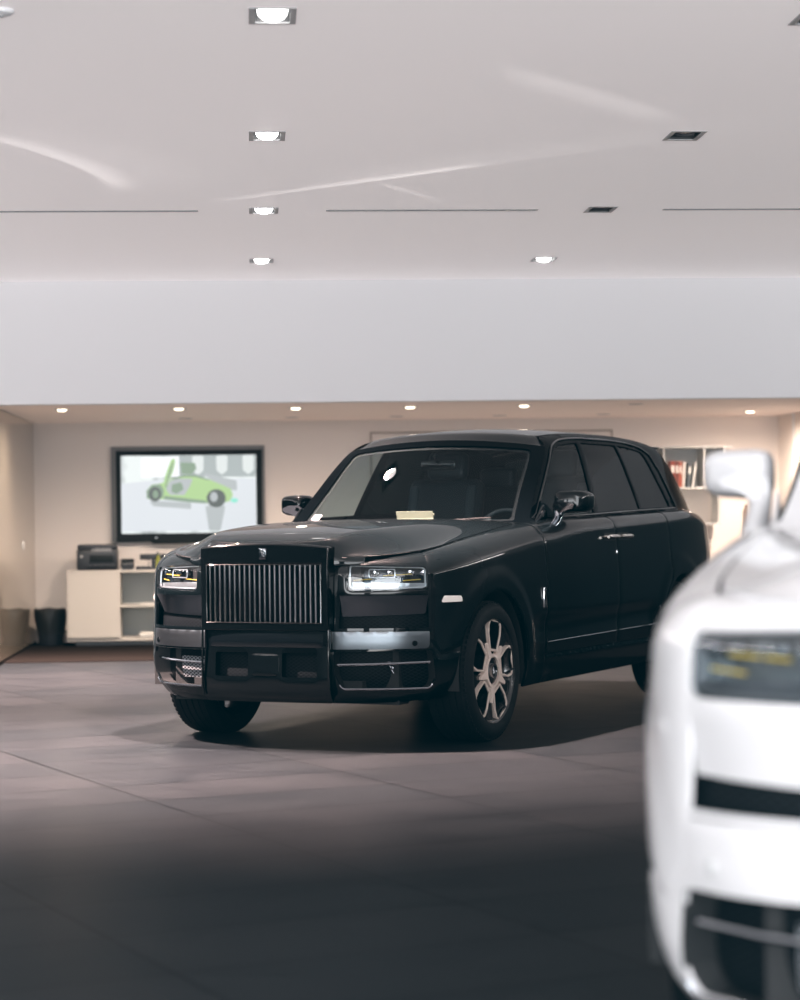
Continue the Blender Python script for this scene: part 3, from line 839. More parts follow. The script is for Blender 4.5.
    for u in np.linspace(-1, 1, 41):
        a = ws(np.array([[u, 0.0]]))[0]
        yy = a[1]; cv += [(-.79, yy * 1.04, 1.228 - .02 * u * u), (a[0] - .06, yy, a[2] - .012)]
    cw.add(cv, [(2 * i, 2 * i + 1, 2 * i + 3, 2 * i + 2) for i in range(40)])
    cw.build('cowl', 'matte_black', P)
    # front top infill between wing and bonnet nose
    # ----------------------------------------------------------------- screens, roof, tail
    wf = [(-1, 0), (1, 0), (1, .5), (1, 1), (-1, 1), (-1, .5)]
    def rect(a0, a1, b0, b1): return [(a0, b0), (a1, b0), (a1, b1), (a0, b1)]
    wh = rpoly(rect(-.885, .885, .03, .935), [.02, .02, .06, .06])
    patch('windshield_frame', ws, rect(-1, 1, 0, 1), 'pillar_paint', P, holes=[wh], da=.06, db=.05, edge=.025, thick=.01, centre=(-2, 0, .8), bev=.001)
    wg = patch('windshield', ws, wh, 'windshield_glass', P, off=-.006, da=.06, db=.06, edge=.04, thick=0, bev=0, centre=(-2, 0, .8))
    bandg = patch('windshield_border', ws, wh, 'matte_black', P, holes=[rpoly(rect(-.86, .86, .06, .905), .04)], off=-.009, da=.06, db=.06, edge=.04, thick=0, bev=0, centre=(-2, 0, .8))
    patch('screen_sticker', ws, rpoly(rect(-.845, -.765, .07, .14), .01), 'sticker', P, off=-.004, da=.02, db=.02, edge=.02, thick=0, bev=0, centre=(-2, 0, .8))
    # wipers
    for y0_, y1_ in ((-.55, .02), (.12, .72)):
        q = ws(np.stack([np.linspace(y0_, y1_, 12), np.linspace(.03, .055, 12)], 1)); q[:, 0] += .012; q[:, 2] += .012
        tb = MB(); tb.tube(q.tolist(), .006, 6); tb.build('wiper', 'matte_black', P)
    # roof: rear edge from rs, front edge from ws
    us = np.linspace(-1, 1, 49)
    fe = ws(np.stack([us, np.ones(49)], 1)); re_ = rs(np.stack([us, np.ones(49)], 1))
    vs = []; NX = 60
    def ysec(xx, y):
        """height of the roof section at (x, y)"""
        zb = ZTOP(xx) - .004; zc = ZC(xx)
        pin = PIN(xx)
        H = np.interp(np.abs(y) / pin, _sec[::-1, 0], _sec[::-1, 1])
        return zb + (zc - zb) * H
    for i in range(NX + 1):
        f0 = i / NX
        for k, u in enumerate(us):
            x = fe[k, 0] * (1 - f0) + re_[k, 0] * f0
            edgeY = _sec[np.argmin(abs(_sec[:, 1] - .925)), 0]
            # edge follows the side frame
            pin = float(PIN(x))
            he = roof_he(x)
            ye = np.interp(he, _sec[:, 1], _sec[:, 0]) * pin
            y = u * ye
            z = float(ysec(x, y))
            zf_ = fe[k, 2]; zr_ = re_[k, 2]
            wfr = float(smooth01(1 - f0 / .05)); wrr = float(smooth01(1 - (1 - f0) / .05))
            z0f = float(ysec(fe[k, 0], y)); z0r = float(ysec(re_[k, 0], y))
            vs.append((x, y, z + (zf_ - z0f) * wfr + (zr_ - z0r) * wrr))
    fs = [(i * 49 + k, i * 49 + k + 1, (i + 1) * 49 + k + 1, (i + 1) * 49 + k) for i in range(NX) for k in range(48)]
    rf = MB(); rf.add(vs, fs); rf.build('roof', 'black_paint', P, ang=70)
    # dark glass roof panel line
    patch('tailgate_frame', rs, rect(-1, 1, 0, 1), 'black_paint', P, holes=[rpoly(rect(-.86, .86, .06, .88), .05)], da=.06, db=.05, edge=.03, thick=.01, centre=(-2, 0, .8), bev=.001)
    patch('rear_window', rs, rpoly(rect(-.86, .86, .06, .88), .05), 'privacy_glass', P, off=-.006, da=.08, db=.08, edge=.04, thick=0, bev=0, centre=(-2, 0, .8))
    sp = MB(); sp.box((-3.96, 0, 1.738), (.16, 1.16, .022), Matrix.Translation((0, 0, 0)), bev=.01); sp.build('roof_spoiler', 'black_paint', P)
    # rear deck between body and glasshouse
    dv = []
    for t in np.linspace(TX(-3.98), T1, 30):
        x_ = float(np.interp(t, _t, _plan[:, 0]))
        fw = float(FW(x_)); bt = float(ZTOP(x_)) - fw + fw * pi / 2
        a = band(np.array([[t, bt]]))[0]
        u = min(1.0, a[1] / .83); b = rs(np.array([[u, 0.0]]))[0]
        dv += [tuple(a), tuple((a + b) / 2 + [0, 0, .012]), tuple(b - [0, 0, .004])]
    m_ = len(dv) // 3
    full = dv + [(a, -b, c) for a, b, c in dv]
    fs = []
    for o in (0, len(dv)):
        for i in range(m_ - 1):
            for k in range(2):
                fs.append((o + 3 * i + k, o + 3 * i + 3 + k, o + 3 * i + 4 + k, o + 3 * i + 1 + k))
    dk = MB(); dk.add(full, fs); dk.build('rear_deck', 'black_paint', P, ang=60)
    # tailgate lower and rear bumper
    def rear_full(V):
        s_ = np.sign(V[:, 0]); a = T1 - np.abs(V[:, 0])
        q = band(np.stack([a, V[:, 1]], 1)); q[:, 1] *= np.where(s_ == 0, 1, s_); return q
    wr = T1 - TX(-4.225)
    patch('tailgate', rear_full, rect(-wr, wr, .705, 1.14), 'black_paint', P, da=.04, db=.03, centre=(-2, 0, .8))
    wr2 = T1 - TX(-WB - RA - .01)
    patch('rear_bumper', rear_full, [(-wr2, .28), (wr2, .28), (wr2, .60), (wr, .66), (wr, .695), (-wr, .695), (-wr, .66), (-wr2, .60)], 'black_paint', P, da=.04, db=.03, centre=(-2, 0, .8))
    # ----------------------------------------------------------------- floor pan
    fp = MB()
    fp.box((.20, 0, .33), (1.10, 1.05, .10)); fp.box((-1.65, 0, .31), (2.25, 1.84, .06)); fp.box((-3.3, 0, .36), (1.2, 1.05, .10)); fp.box((-4.05, 0, .36), (.5, 1.6, .08))
    fp.box((.60, 0, .50), (.12, 1.40, .50)); fp.box((.3, 0, .8), (.9, 1.05, .5)); fp.box((-1.4, 0, .5), (.1, 1.7, .3))
    fp.box((-.56, 0, .70), (.04, 1.7, .9)); fp.box((-4.0, 0, .7), (.5, 1.5, .6))
    fp.build('floor_pan', 'matte_black', P)
    for y in (-.55, .3):
        tb = MB(); tb.box((.10, y, .245), (.5, .3, .02), bev=.008); tb.build('undertray', 'matte_black', P)
    # ----------------------------------------------------------------- interior
    cab = MB(); cab.box((-2.5, 0, .62), (3.0, 1.76, .04)); cab.build('cabin_floor', 'matte_black', P)
    db = MB()
    vs = []
    for u in np.linspace(-1, 1, 25):
        a = ws(np.array([[u * .97, .02]]))[0]
        vs += [(a[0] - .03, a[1], a[2] - .03), (-1.22, .82 * u, 1.205 - .01 * u * u), (-1.33, .82 * u, 1.17), (-1.36, .82 * u, 1.05), (-1.30, .82 * u, .85)]
    db.add(vs, [(5 * i + k, 5 * i + k + 1, 5 * i + 6 + k, 5 * i + 5 + k) for i in range(24) for k in range(4)])
    ds = db.build('dashboard', 'leather', P, ang=40)
    cl = MB(); cl.box((-1.33, .38, 1.215), (.12, .34, .05), bev=.02); cl.build('instrument_hood', 'leather', ds)
    swm = Matrix.Translation((-1.50, .40, 1.13)) @ Matrix.Rotation(radians(68), 4, 'Y')
    sw = MB(); sw.tube([(.182 * cos(a), .182 * sin(a), 0) for a in np.linspace(0, 2 * pi, 41)[:-1]], .014, 10, swm, closed=True)
    sw.box((0, 0, .0), (.12, .10, .03), swm, bev=.012); sw.box((0, 0, 0), (.02, .34, .015), swm, bev=.005); sw.tube([(0, 0, 0), (0, 0, .25)], .025, 8, swm)
    sw.build('steering_wheel', 'leather_light', P)
    im = ws(np.array([[0, .84]]))[0]
    mm_ = MB(); mm_.box((im[0] - .07, 0, im[2] - .07), (.02, .24, .065), bev=.012); mm_.tube([(im[0] - .06, 0, im[2] - .05), (im[0] - .02, 0, im[2] - .01)], .012, 8); mm_.build('interior_mirror', 'black_gloss', P)
    for sg in (1, -1):
        s_ = MB()
        s_.box((-2.02, .40 * sg, .88), (.54, .56, .18), bev=.06, seg=3)
        seat = s_.build('seat', 'leather', P, ang=60)
        Mb = Matrix.Translation((-2.30, .40 * sg, .92)) @ Matrix.Rotation(radians(-14), 4, 'Y')
        s_ = MB(); s_.box((0, 0, .30), (.15, .54, .62), Mb, bev=.06, seg=3); s_.build('seat_back', 'leather', seat, ang=60)
        s_ = MB()
        for q in (-.215, .215): s_.box((.07, q, .30), (.06, .07, .50), Mb, bev=.025, seg=3)
        s_.build('seat_bolster', 'leather_light', seat, ang=60)
        s_ = MB(); s_.box((.02, 0, .70), (.10, .29, .19), Mb, bev=.04, seg=3); s_.tube([(0, -.06, .58), (0, -.06, .66)], .008, 6, Mb); s_.tube([(0, .06, .58), (0, .06, .66)], .008, 6, Mb)
        s_.build('headrest', 'leather', seat, ang=60)
    s_ = MB(); s_.box((-3.15, 0, .88), (.55, 1.45, .2), bev=.06, seg=3); s_.box((-3.45, 0, 1.18), (.16, 1.45, .6), bev=.06, seg=3)
    for y in (-.45, .45): s_.box((-3.45, y, 1.53), (.11, .28, .16), bev=.04, seg=3)
    s_.build('rear_bench', 'leather', P, ang=60)
    # headliner and pillars inside
    hl_ = MB(); vs = []
    for i in range(13):
        x = -1.6 - i * .17
        for k in range(9):
            u = -1 + k / 4; vs.append((x, .60 * u, float(ysec(x, .60 * u)) - .045))
    hl_.add(vs, [(i * 9 + k, i * 9 + k + 1, i * 9 + 10 + k, i * 9 + 9 + k) for i in range(12) for k in range(8)])
    hl_.build('headliner', 'leather', P, ang=60)

mat('tail_red', (0.18, 0.005, 0.008), 0.1, coat=1)
mat('vane', (0.92, 0.95, 0.98), 0.12, metal=1.0)
mat('trim_facet', (0.13, 0.15, 0.17), 0.06, metal=1.0)
mat('trim_panel', (0.17, 0.195, 0.215), 0.33, metal=1.0)
mat('trim_center', (0.002, 0.003, 0.004), 0.12, coat=.5)
mat('mirror_low', (0.45, 0.49, 0.53), 0.10, metal=1.0)

# ------------------------------------------------------------------ camera
YAW = radians(3.9); CH = 1.267
cam = bpy.data.cameras.new('camera'); co = bpy.data.objects.new('camera', cam); link(co)
cam.sensor_fit = 'VERTICAL'; cam.sensor_height = 36; cam.sensor_width = 28.8; cam.lens = 2200 * 36 / 1000
cam.shift_y = 16.2 / 1000; cam.clip_end = 200
co.location = (0, 0, CH)
co.rotation_euler = (Matrix.Rotation(-YAW, 3, 'Z') @ Matrix.Rotation(pi / 2, 3, 'X') @ Matrix.Rotation(-radians(.728), 3, 'Z')).to_euler()
SC.camera = co
cam.dof.use_dof = True; cam.dof.focus_distance = 12.3; cam.dof.aperture_fstop = 1.9; cam.dof.aperture_blades = 0

def cw(x, z):
    """camera-aligned ground offset (right, ahead) to room axes"""
    return (x * cos(YAW) + z * sin(YAW), -x * sin(YAW) + z * cos(YAW))

def place_car(root, X, Z, th):
    a = radians(th) + YAW
    x, y = cw(X, Z)
    root.location = (x, y, 0); root.rotation_euler = (0, 0, atan2(-cos(a), -sin(a)))

black = empty('car'); tag(black, 'glossy black luxury SUV with upright vaned grille, parked on the dark tiled floor', 'car')
make_car(black)
place_car(black, -.362, 12.742, 25.655)

def white_copy(src):
    swap = {'black_paint': 'white_paint', 'pillar_paint': 'white_paint', 'lamp_inner': 'lamp_inner_grey', 'trim_facet': 'white_paint', 'trim_panel': 'white_paint', 'mirror_low': 'white_paint', 'lamp_white': 'lamp_strip_dim', 'marker': 'white_paint'}
    swapn = {'parking_sensor': 'sensor_grey', 'projector': 'lamp_inner', 'bonnet_seal': 'white_paint', 'mirror_sail': 'white_paint'}
    def rec(o, parent):
        c = o.copy(); COL.objects.link(c)
        c.parent = parent
        if c.type == 'MESH':
            nm = c.data.materials[0].name
            if nm in swap or (o.name.split('.')[0] == 'bumper_corner'):
                c.material_slots[0].link = 'OBJECT'; c.material_slots[0].material = MATS[swap.get(nm, 'white_paint')]
            bn = o.name.split('.')[0]
            if bn in swapn: c.material_slots[0].link = 'OBJECT'; c.material_slots[0].material = MATS[swapn[bn]]
            zs = np.array([v.co[:] for v in c.data.vertices])
            if zs[:, 0].max() > .35 and o.parent is not None and bn in ('bonnet', 'headlight', 'lamp_housing', 'light_guide', 'light_strip', 'lens_ring', 'projector', 'reflection_streak', 'lamp_lens', 'fender', 'front_wing', 'bumper_corner', 'bumper_blade', 'lamp_facet', 'brow_mesh', 'intake_mesh', 'intake_sensor_grille', 'intake_shroud', 'intake_bar', 'intake_lower_trim', 'parking_sensor', 'bumper_center', 'lower_grille', 'radar_cover', 'plate_panel', 'center_edge_trim'):
                c.data = c.data.copy(); c.data.name = bn
                z2 = np.interp(zs[:, 2], [.20, .262, .345, .545, .665, .735, .868, 1.02, 1.3], [.16, .215, .278, .500, .660, .722, .885, 1.052, 1.3])
                k_ = smooth01((zs[:, 0] - .36) / .2)
                zs[:, 2] += (z2 - zs[:, 2]) * k_; c.data.vertices.foreach_set('co', zs.ravel()); c.data.update()
            elif bn in ('door_mirror', 'mirror_glass', 'mirror_trim', 'mirror_stalk'):
                c.data = c.data.copy(); c.data.name = bn
                zs[:, 2] += .035 * np.clip((zs[:, 2] - 1.19) / .1, 0, 1); c.data.vertices.foreach_set('co', zs.ravel()); c.data.update()
        for ch in list(o.children): rec(ch, c)
        return c
    return rec(src, None)
white = white_copy(black)
tag(white, 'white luxury SUV close in the foreground, cut off by the right edge of the picture', 'car')
place_car(white, 1.57, 4.86, 15.2)

# ------------------------------------------------------------------ room materials
mat('ceiling_glow_paint', (0.80, 0.765, 0.765), 0.55, emit=(1, .93, .935), es=.33); noise_var(MATS['ceiling_glow_paint'], .5, .02)  # emission added to the paint to brighten the ceiling
mat('bulkhead_paint', (0.84, 0.85, 0.87), 0.6); noise_var(MATS['bulkhead_paint'], .6, .015)
mat('back_wall_paint', (0.86, 0.79, 0.74), 0.6); noise_var(MATS['back_wall_paint'], .8, .02)
mat('recess_ceiling_glow_paint', (0.66, 0.55, 0.49), 0.6, emit=(1, .78, .66), es=.16); noise_var(MATS['recess_ceiling_glow_paint'], .8, .03)  # weak warm glow added to lift the low ceiling
mat('plain_wall', (0.45, 0.45, 0.46), 0.7); noise_var(MATS['plain_wall'], .5, .03)
mat('dark_wall', (0.045, 0.070, 0.080), 0.6); noise_var(MATS['dark_wall'], .5, .1)
mat('carpet', (0.011, 0.009, 0.008), 0.95, spec=0); noise_var(MATS['carpet'], 60, .3, 0, .3)
# floor tiles
fm = mat('floor_tile', (0.05, 0.05, 0.05), 0.3)
n, l, b = nodes(fm)
tc = n.new('ShaderNodeTexCoord'); mp = n.new('ShaderNodeMapping'); mp.inputs['Rotation'].default_value = (0, 0, radians(-22)); mp.inputs['Location'].default_value = (.3, .2, 0)
br = n.new('ShaderNodeTexBrick'); br.offset = 0.0; br.inputs['Scale'].default_value = 1.0
br.inputs['Brick Width'].default_value = 1.2; br.inputs['Row Height'].default_value = .6; br.inputs['Mortar Size'].default_value = .006; br.inputs['Mortar Smooth'].default_value = .2
br.inputs['Color1'].default_value = (.012, .0145, .0165, 1); br.inputs['Color2'].default_value = (.0165, .0185, .0205, 1); br.inputs['Mortar'].default_value = (.002, .0025, .003, 1)
l.new(tc.outputs['Object'], mp.inputs[0]); l.new(mp.outputs[0], br.inputs['Vector'])
nz = n.new('ShaderNodeTexNoise'); nz.inputs['Scale'].default_value = 1.6; nz.inputs['Detail'].default_value = 7; nz.inputs['Distortion'].default_value = 1.2
l.new(tc.outputs['Object'], nz.inputs['Vector'])
mx = n.new('ShaderNodeMix'); mx.data_type = 'RGBA'; mx.blend_type = 'MULTIPLY'; mx.inputs[0].default_value = .6
cr = n.new('ShaderNodeValToRGB'); cr.color_ramp.elements[0].position = .3; cr.color_ramp.elements[0].color = (.6, .62, .64, 1); cr.color_ramp.elements[1].position = .75; cr.color_ramp.elements[1].color = (1.3, 1.25, 1.22, 1)
l.new(nz.outputs['Fac'], cr.inputs[0]); l.new(br.outputs['Color'], mx.inputs[6]); l.new(cr.outputs[0], mx.inputs[7]); l.new(mx.outputs[2], b.inputs['Base Color'])
mr = n.new('ShaderNodeMapRange'); mr.inputs[3].default_value = .30; mr.inputs[4].default_value = .42
l.new(nz.outputs['Fac'], mr.inputs[0]); l.new(mr.outputs[0], b.inputs['Roughness'])
bp = n.new('ShaderNodeBump'); bp.inputs['Strength'].default_value = .25; bp.inputs['Distance'].default_value = .002; bp.invert = True
l.new(br.outputs['Fac'], bp.inputs['Height']); l.new(bp.outputs[0], b.inputs['Normal'])
b.inputs['Specular IOR Level'].default_value = .006

def slab(name, x0, x1, y0, y1, z0, z1, m, **k):
    o = MB(); o.box(((x0 + x1) / 2, (y0 + y1) / 2, (z0 + z1) / 2), (abs(x1 - x0), abs(y1 - y0), abs(z1 - z0)))
    o = o.build(name, m, smooth=False)
    return o
def struct(o): o['kind'] = 'structure'; return o

XL, XRT = -6.0, 9.0
struct(slab('floor', XL - .1, XRT + .1, -6, 23.0, -.1, 0, 'floor_tile'))
struct(slab('floor_recess', -2.2, 5.55, 19.78, 22.8, .0005, .012, 'carpet'))
HC = 3.33; HR = 2.268

# ceiling with square cut-outs for the lamps
LX = [-2.155, .118, 2.398, 4.678]; LY = [9.05, 11.90, 14.79, 17.68, 6.17, 3.3]
lamps = [(x, y) for y in LY for x in LX]
hs = .092
hy = .140
holes = [[(x - hs, y - hy), (x + hs, y - hy), (x + hs, y + hy), (x - hs, y + hy)] for x, y in lamps]
slots = [(-1.75, -.32), (.535, 1.972), (2.825, 4.25)]
holes += [[(a, 14.765), (b_, 14.765), (b_, 14.825), (a, 14.825)] for a, b_ in slots]
def flat(z): return lambda V: np.stack([V[:, 0], V[:, 1], np.full(len(V), z)], 1)
co_ = patch('ceiling', flat(HC), [(XL, -6), (XRT, -6), (XRT, 19.1), (XL, 19.1)], 'ceiling_glow_paint', None, holes=holes, da=1.0, db=1.0, edge=3.0, thick=.001, bev=0, centre=(0, 8, 9))
struct(co_)
struct(slab('ceiling_slab', XL, XRT, -6, 19.1, HC + .16, HC + .3, 'dark_wall'))
# bulkhead
struct(slab('wall_bulkhead', XL, XRT, 19.1, 19.25, HR, HC, 'bulkhead_paint'))
# recess ceiling with round cut-outs
rl = [(-1.68, 20.0, 1), (-.63, 20.0, 1), (-.63, 22.0, 0), (.43, 20.1, 1), (.43, 22.0, 0), (1.476, 20.1, 1), (1.48, 22.0, 0), (2.517, 20.03, 1), (2.518, 22.0, 0), (3.537, 19.95, 0), (3.571, 21.98, 0), (4.981, 21.62, 2)]
def circ(x, y, r, n=20): return [(x + r * cos(2 * pi * i / n), y + r * sin(2 * pi * i / n)) for i in range(n)]
struct(patch('ceiling_recess', flat(HR), [(-2.2, 19.251), (5.545, 19.251), (5.545, 22.8), (-2.2, 22.8)], 'recess_ceiling_glow_paint', None, holes=[circ(x, y, .058) for x, y, k in rl], da=.6, db=.6, edge=3.0, thick=.001, bev=0, centre=(0, 20, 9)))
struct(slab('ceiling_recess_slab', -2.2, 5.55, 19.25, 22.8, HR + .12, HR + .2, 'dark_wall'))
struct(slab('wall_back', -2.3, 5.65, 22.8, 22.9, 0, HR + .12, 'back_wall_paint'))
struct(slab('wall_right_recess', 5.55, 5.65, 19.25, 22.8, 0, HR + .12, 'back_wall_paint'))
struct(slab('trim_1', 5.54, 5.55, 22.1, 22.16, 0.1, HR, 'bulkhead_paint'))
struct(slab('wall_left_recess', -2.3, -2.216, 19.25, 22.8, 0, HR + .12, 'back_wall_paint'))
struct(slab('wall_front_left', XL, -2.216, 19.1, 19.25, 0, HR, 'dark_wall'))
struct(slab('wall_front_right', 5.65, XRT, 19.1, 19.25, 0, HR, 'dark_wall'))
struct(slab('wall_left', XL - .1, XL, -6, 19.1, 0, HC + .3, 'dark_wall'))
struct(slab('wall_right', XRT, XRT + .1, -6, 19.1, 0, HC + .3, 'dark_wall'))
# reflecting glass lining of the recess' left wall
gm = mat('wall_glass', (0.30, 0.28, 0.24), 0.05, metal=.0, coat=1.0)
m = bpy.data.materials.new('glazed_lining'); m.use_nodes = True; MATS['glazed_lining'] = m
nn_, ll_ = m.node_tree.nodes, m.node_tree.links; bb = nn_['Principled BSDF']
bb.inputs['Base Color'].default_value = (.50, .43, .34, 1); bb.inputs['Metallic'].default_value = .75; bb.inputs['Roughness'].default_value = .04
struct(slab('window_1', -2.216, -2.206, 19.3, 22.79, .035, HR - .005, 'glazed_lining'))
struct(slab('baseboard_left', -2.216, -2.203, 19.3, 22.8, 0, .035, 'carpet'))
struct(slab('baseboard_back', -2.2, 5.54, 22.785, 22.8, 0, .05, 'back_wall_paint'))

# ------------------------------------------------------------------ lamps
mat('lamp_frame', (.02, .02, .022), .4); mat('lamp_frame_light', (.45, .45, .46), .4)
mat('lamp_glow', (1, 1, 1), .4, emit=(1, .985, .97), es=14); mat('lamp_off', (.10, .10, .11), .25)
mat('warm_glow', (1, 1, 1), .4, emit=(1, .84, .62), es=5)
ON = {(1, 0), (1, 1), (1, 2), (1, 3), (2, 3), (1, 4), (0, 1), (0, 3)}
def spot(loc, power, col, size_deg, blend, rad, name='lamp_light', target=None):
    d = bpy.data.lights.new(name, 'SPOT'); d.energy = power; d.color = col; d.spot_size = radians(size_deg); d.spot_blend = blend; d.shadow_soft_size = rad
    o = bpy.data.objects.new(name, d); link(o); o.location = loc
    if target is not None:
        o.rotation_euler = (Vector(target) - Vector(loc)).to_track_quat('-Z', 'Y').to_euler()
    return o
def downlight(on, x, y):
    t = empty('recessed_downlight', (x, y, HC))
    fr = MB()
    def sq(d): return [(-hs - d, -hy - d), (hs + d, -hy - d), (hs + d, hy + d), (-hs - d, hy + d)]
    fr.ring(sq(.006), sq(-.020), -.004, .0); fr.build('frame', 'lamp_frame_light', t, smooth=False)
    qi, qj = hs - .018, hy - .018
    bx = MB(); vs = [(-qi, -qj, -.003), (qi, -qj, -.003), (qi, qj, -.003), (-qi, qj, -.003), (-qi, -qj, .05), (qi, -qj, .05), (qi, qj, .05), (-qi, qj, .05)]
    bx.add(vs, [(0, 1, 5, 4), (1, 2, 6, 5), (2, 3, 7, 6), (3, 0, 4, 7), (4, 5, 6, 7)]); bx.build('housing', 'lamp_frame', t, smooth=False)
    lm = MB(); lm.lathe([(.0, -.022), (.025, -.020), (.045, -.011), (.058, .004), (.062, .02), (.062, .045), (0, .045)] if on else [(.0, .012), (.050, .014), (.056, .006), (.062, .02), (.062, .045), (0, .045)], 28)
    lm.build('lamp', 'lamp_glow' if on else 'lamp_off', t)
    return t
names_x = ['leftmost row', 'left row', 'middle row', 'right row']
dist = ['nearest the camera', 'second from the camera', 'third along, level with the slots', 'farthest, by the white bulkhead', 'overhead', 'overhead']
for j, y in enumerate(LY[:4]):
    for i, x in enumerate(LX):
        if not (i in (1, 2)): continue
        on = (i, j) in ON
        t = downlight(on, x, y)
        tag(t, f"{'lit' if on else 'unlit'} square recessed ceiling downlight in the {'left' if i == 1 else 'right'} row, {dist[j]}", 'downlight', 'square downlights in the main ceiling')
# round ceiling detector, top left
t = empty('ceiling_detector', (-.985, 8.97, HC))
o = MB(); o.lathe([(0, -.022), (.035, -.021), (.055, -.014), (.062, -.004), (.062, 0)], 32); o.build('body', 'bulkhead_paint', t)
o = MB(); o.lathe([(0, -.030), (.016, -.028), (.020, -.020), (.0, -.020)], 20); o.build('sensor', 'plain_wall', t)
tag(t, 'small white round detector on the ceiling at the upper left corner', 'detector')
# linear slots
for k, (a, b_) in enumerate(slots):
    t = empty('slot_diffuser', ((a + b_) / 2, 14.795, HC)); L = (b_ - a)
    o = MB(); o.ring([(-L / 2, -.034), (L / 2, -.034), (L / 2, .034), (-L / 2, .034)], [(-L / 2 + .012, -.020), (L / 2 - .012, -.020), (L / 2 - .012, .020), (-L / 2 + .012, .020)], -.004, .004)
    o.build('frame', 'lamp_frame_light', t, smooth=False)
    o = MB(); o.box((0, 0, .03), (L - .01, .055, .01)); o.box((0, 0, .012), (L - .03, .006, .03)); o.build('blade', 'lamp_frame', t, smooth=False)
    tag(t, f"long narrow air slot set in the ceiling, {['at the left edge of the picture', 'in the middle between the two downlights', 'at the right edge of the picture'][k]}", 'air vent', 'linear slots in the ceiling')
def small_light(x, y, k):
    t = empty('small_downlight', (x, y, HR))
    o = MB(); o.lathe([(.046, -.003), (.068, -.004), (.070, 0), (.058, .002), (.046, .03)], 28); o.build('rim', 'lamp_frame_light' if k else 'plain_wall', t)
    o = MB(); o.lathe([(0, -.018), (.03, -.016), (.041, -.009), (.045, .0), (.045, .03), (0, .05)] if k else [(0, .010), (.042, .012), (.047, .03), (0, .05)], 24); o.build('lamp', ['lamp_off', 'warm_glow', 'warm_glow'][k], t)
    return t
desc = {0: 'over the left wall panel', 1: 'above the television', 2: 'just behind the one above the television', 3: 'right of the television', 4: 'unlit, behind the one right of the television', 5: 'over the black car windshield, front of recess', 6: 'unlit, rear of recess over the windshield', 7: 'over the black car roof, front of recess', 8: 'unlit, rear of recess over the roof', 9: 'unlit, front of recess above the car rear', 10: 'rear of recess above the car rear', 11: 'brightest, near the wall shelf at right'}
for k, (x, y, s) in enumerate(rl):
    t = small_light(x, y, s)
    tag(t, 'small round warm spot in the low ceiling, ' + desc[k] if s else 'small round spot in the low ceiling, ' + desc[k], 'downlight', 'round spots in the low recess ceiling')

# ------------------------------------------------------------------ television
def tr(x, y, z): return Matrix.Translation((x, y, z))
mat('tv_black', (.004, .007, .008), .6, spec=.2); mat('tv_frame', (.20, .21, .22), .5)
def emis(name, col, s=1.0):
    m = mat(name, (0, 0, 0), .3, emit=col, es=s); return m
sm = emis('screen_picture', (.8, .85, .84), 1.0)
n, l, b = nodes(sm)
tc = n.new('ShaderNodeTexCoord'); nz = n.new('ShaderNodeTexNoise'); nz.inputs['Scale'].default_value = 3.0; nz.inputs['Detail'].default_value = 2
mp = n.new('ShaderNodeMapping'); mp.inputs['Scale'].default_value = (1.6, 1, .7)
sx = n.new('ShaderNodeSeparateXYZ'); l.new(tc.outputs['Object'], sx.inputs[0])
l.new(tc.outputs['Object'], mp.inputs[0]); l.new(mp.outputs[0], nz.inputs['Vector'])
cr = n.new('ShaderNodeValToRGB'); e = cr.color_ramp.elements
e[0].position = .34; e[0].color = (.30, .34, .34, 1); e[1].position = .56; e[1].color = (.80, .86, .85, 1)
l.new(nz.outputs['Fac'], cr.inputs[0]); l.new(cr.outputs[0], b.inputs['Emission Color'])
emis('pic_green', (.42, .66, .26), .9); emis('pic_dark', (.05, .07, .06), 1); emis('pic_shade', (.20, .30, .20), 1); emis('pic_light', (.92, .95, .98), 1.0); emis('pic_cyan', (.25, .75, .60), 1); emis('pic_grey', (.42, .46, .47), 1); emis('pic_mid', (.36, .41, .41), 1); emis('pic_floor', (.68, .72, .76), 1); emis('pic_lamp', (.70, .75, .74), 1)
tv = empty('television', (-.632, 22.70, 1.52)); tag(tv, 'wall-mounted television showing a green sports car with a raised door', 'television')
o = MB(); o.box((0, .06, .004), (1.576, .06, .988), bev=.004); o.build('wall_frame', 'tv_frame', tv)
S0 = Matrix(((1, 0, 0, 0), (0, 0, -1, .03), (0, 1, 0, 0), (0, 0, 0, 1)))
o = MB(); o.ring([(-.733, -.478), (.762, -.478), (.762, .452), (-.733, .452)], [(-.684, -.398), (.70, -.398), (.70, .402), (-.684, .402)], 0, .05, S0)
o.build('bezel', 'tv_black', tv, smooth=False)
o = MB(); o.prism([(-.42, -.47), (.30, -.47), (.25, -.505), (-.36, -.505)], 0, .055, S0); o.build('lower_lip', 'tv_black', tv, smooth=False)
o = MB(); o.lathe([(0, .002), (.007, .002), (.008, 0), (0, 0)], 12, S0 @ tr(-.33, -.44, .05)); o.build('power_light', 'pic_light', tv)
o = MB(); o.box((.008, .022, .002), (1.40, .01, .82)); scr = o.build('screen', 'screen_picture', tv, smooth=False)
S = Matrix(((1, 0, 0, 0), (0, 0, -1, .0165), (0, 1, 0, 0), (0, 0, 0, 1)))
def pic(name, poly, m, d=0.0):
    poly = [((x - 406) * .00213, (264 - y) * .00213) for x, y in poly]
    o = MB(); o.prism(poly, d, d + .001, S); o.build(name, m, scr, smooth=False)
def ell(cx, cy, rx, ry, n=24): return [(cx + rx * cos(2 * pi * i / n), cy - ry * sin(2 * pi * i / n)) for i in range(n)]
pic('picture_wall', [(180, 183), (180, 80), (365, 80), (365, 178)], 'pic_light', 0)
pic('picture_wall', [(365, 180), (365, 76), (733, 76), (733, 182)], 'pic_mid', 0)
pic('picture_floor', [(86, 210), (300, 190), (733, 190), (733, 440), (86, 440)], 'pic_floor', 0)
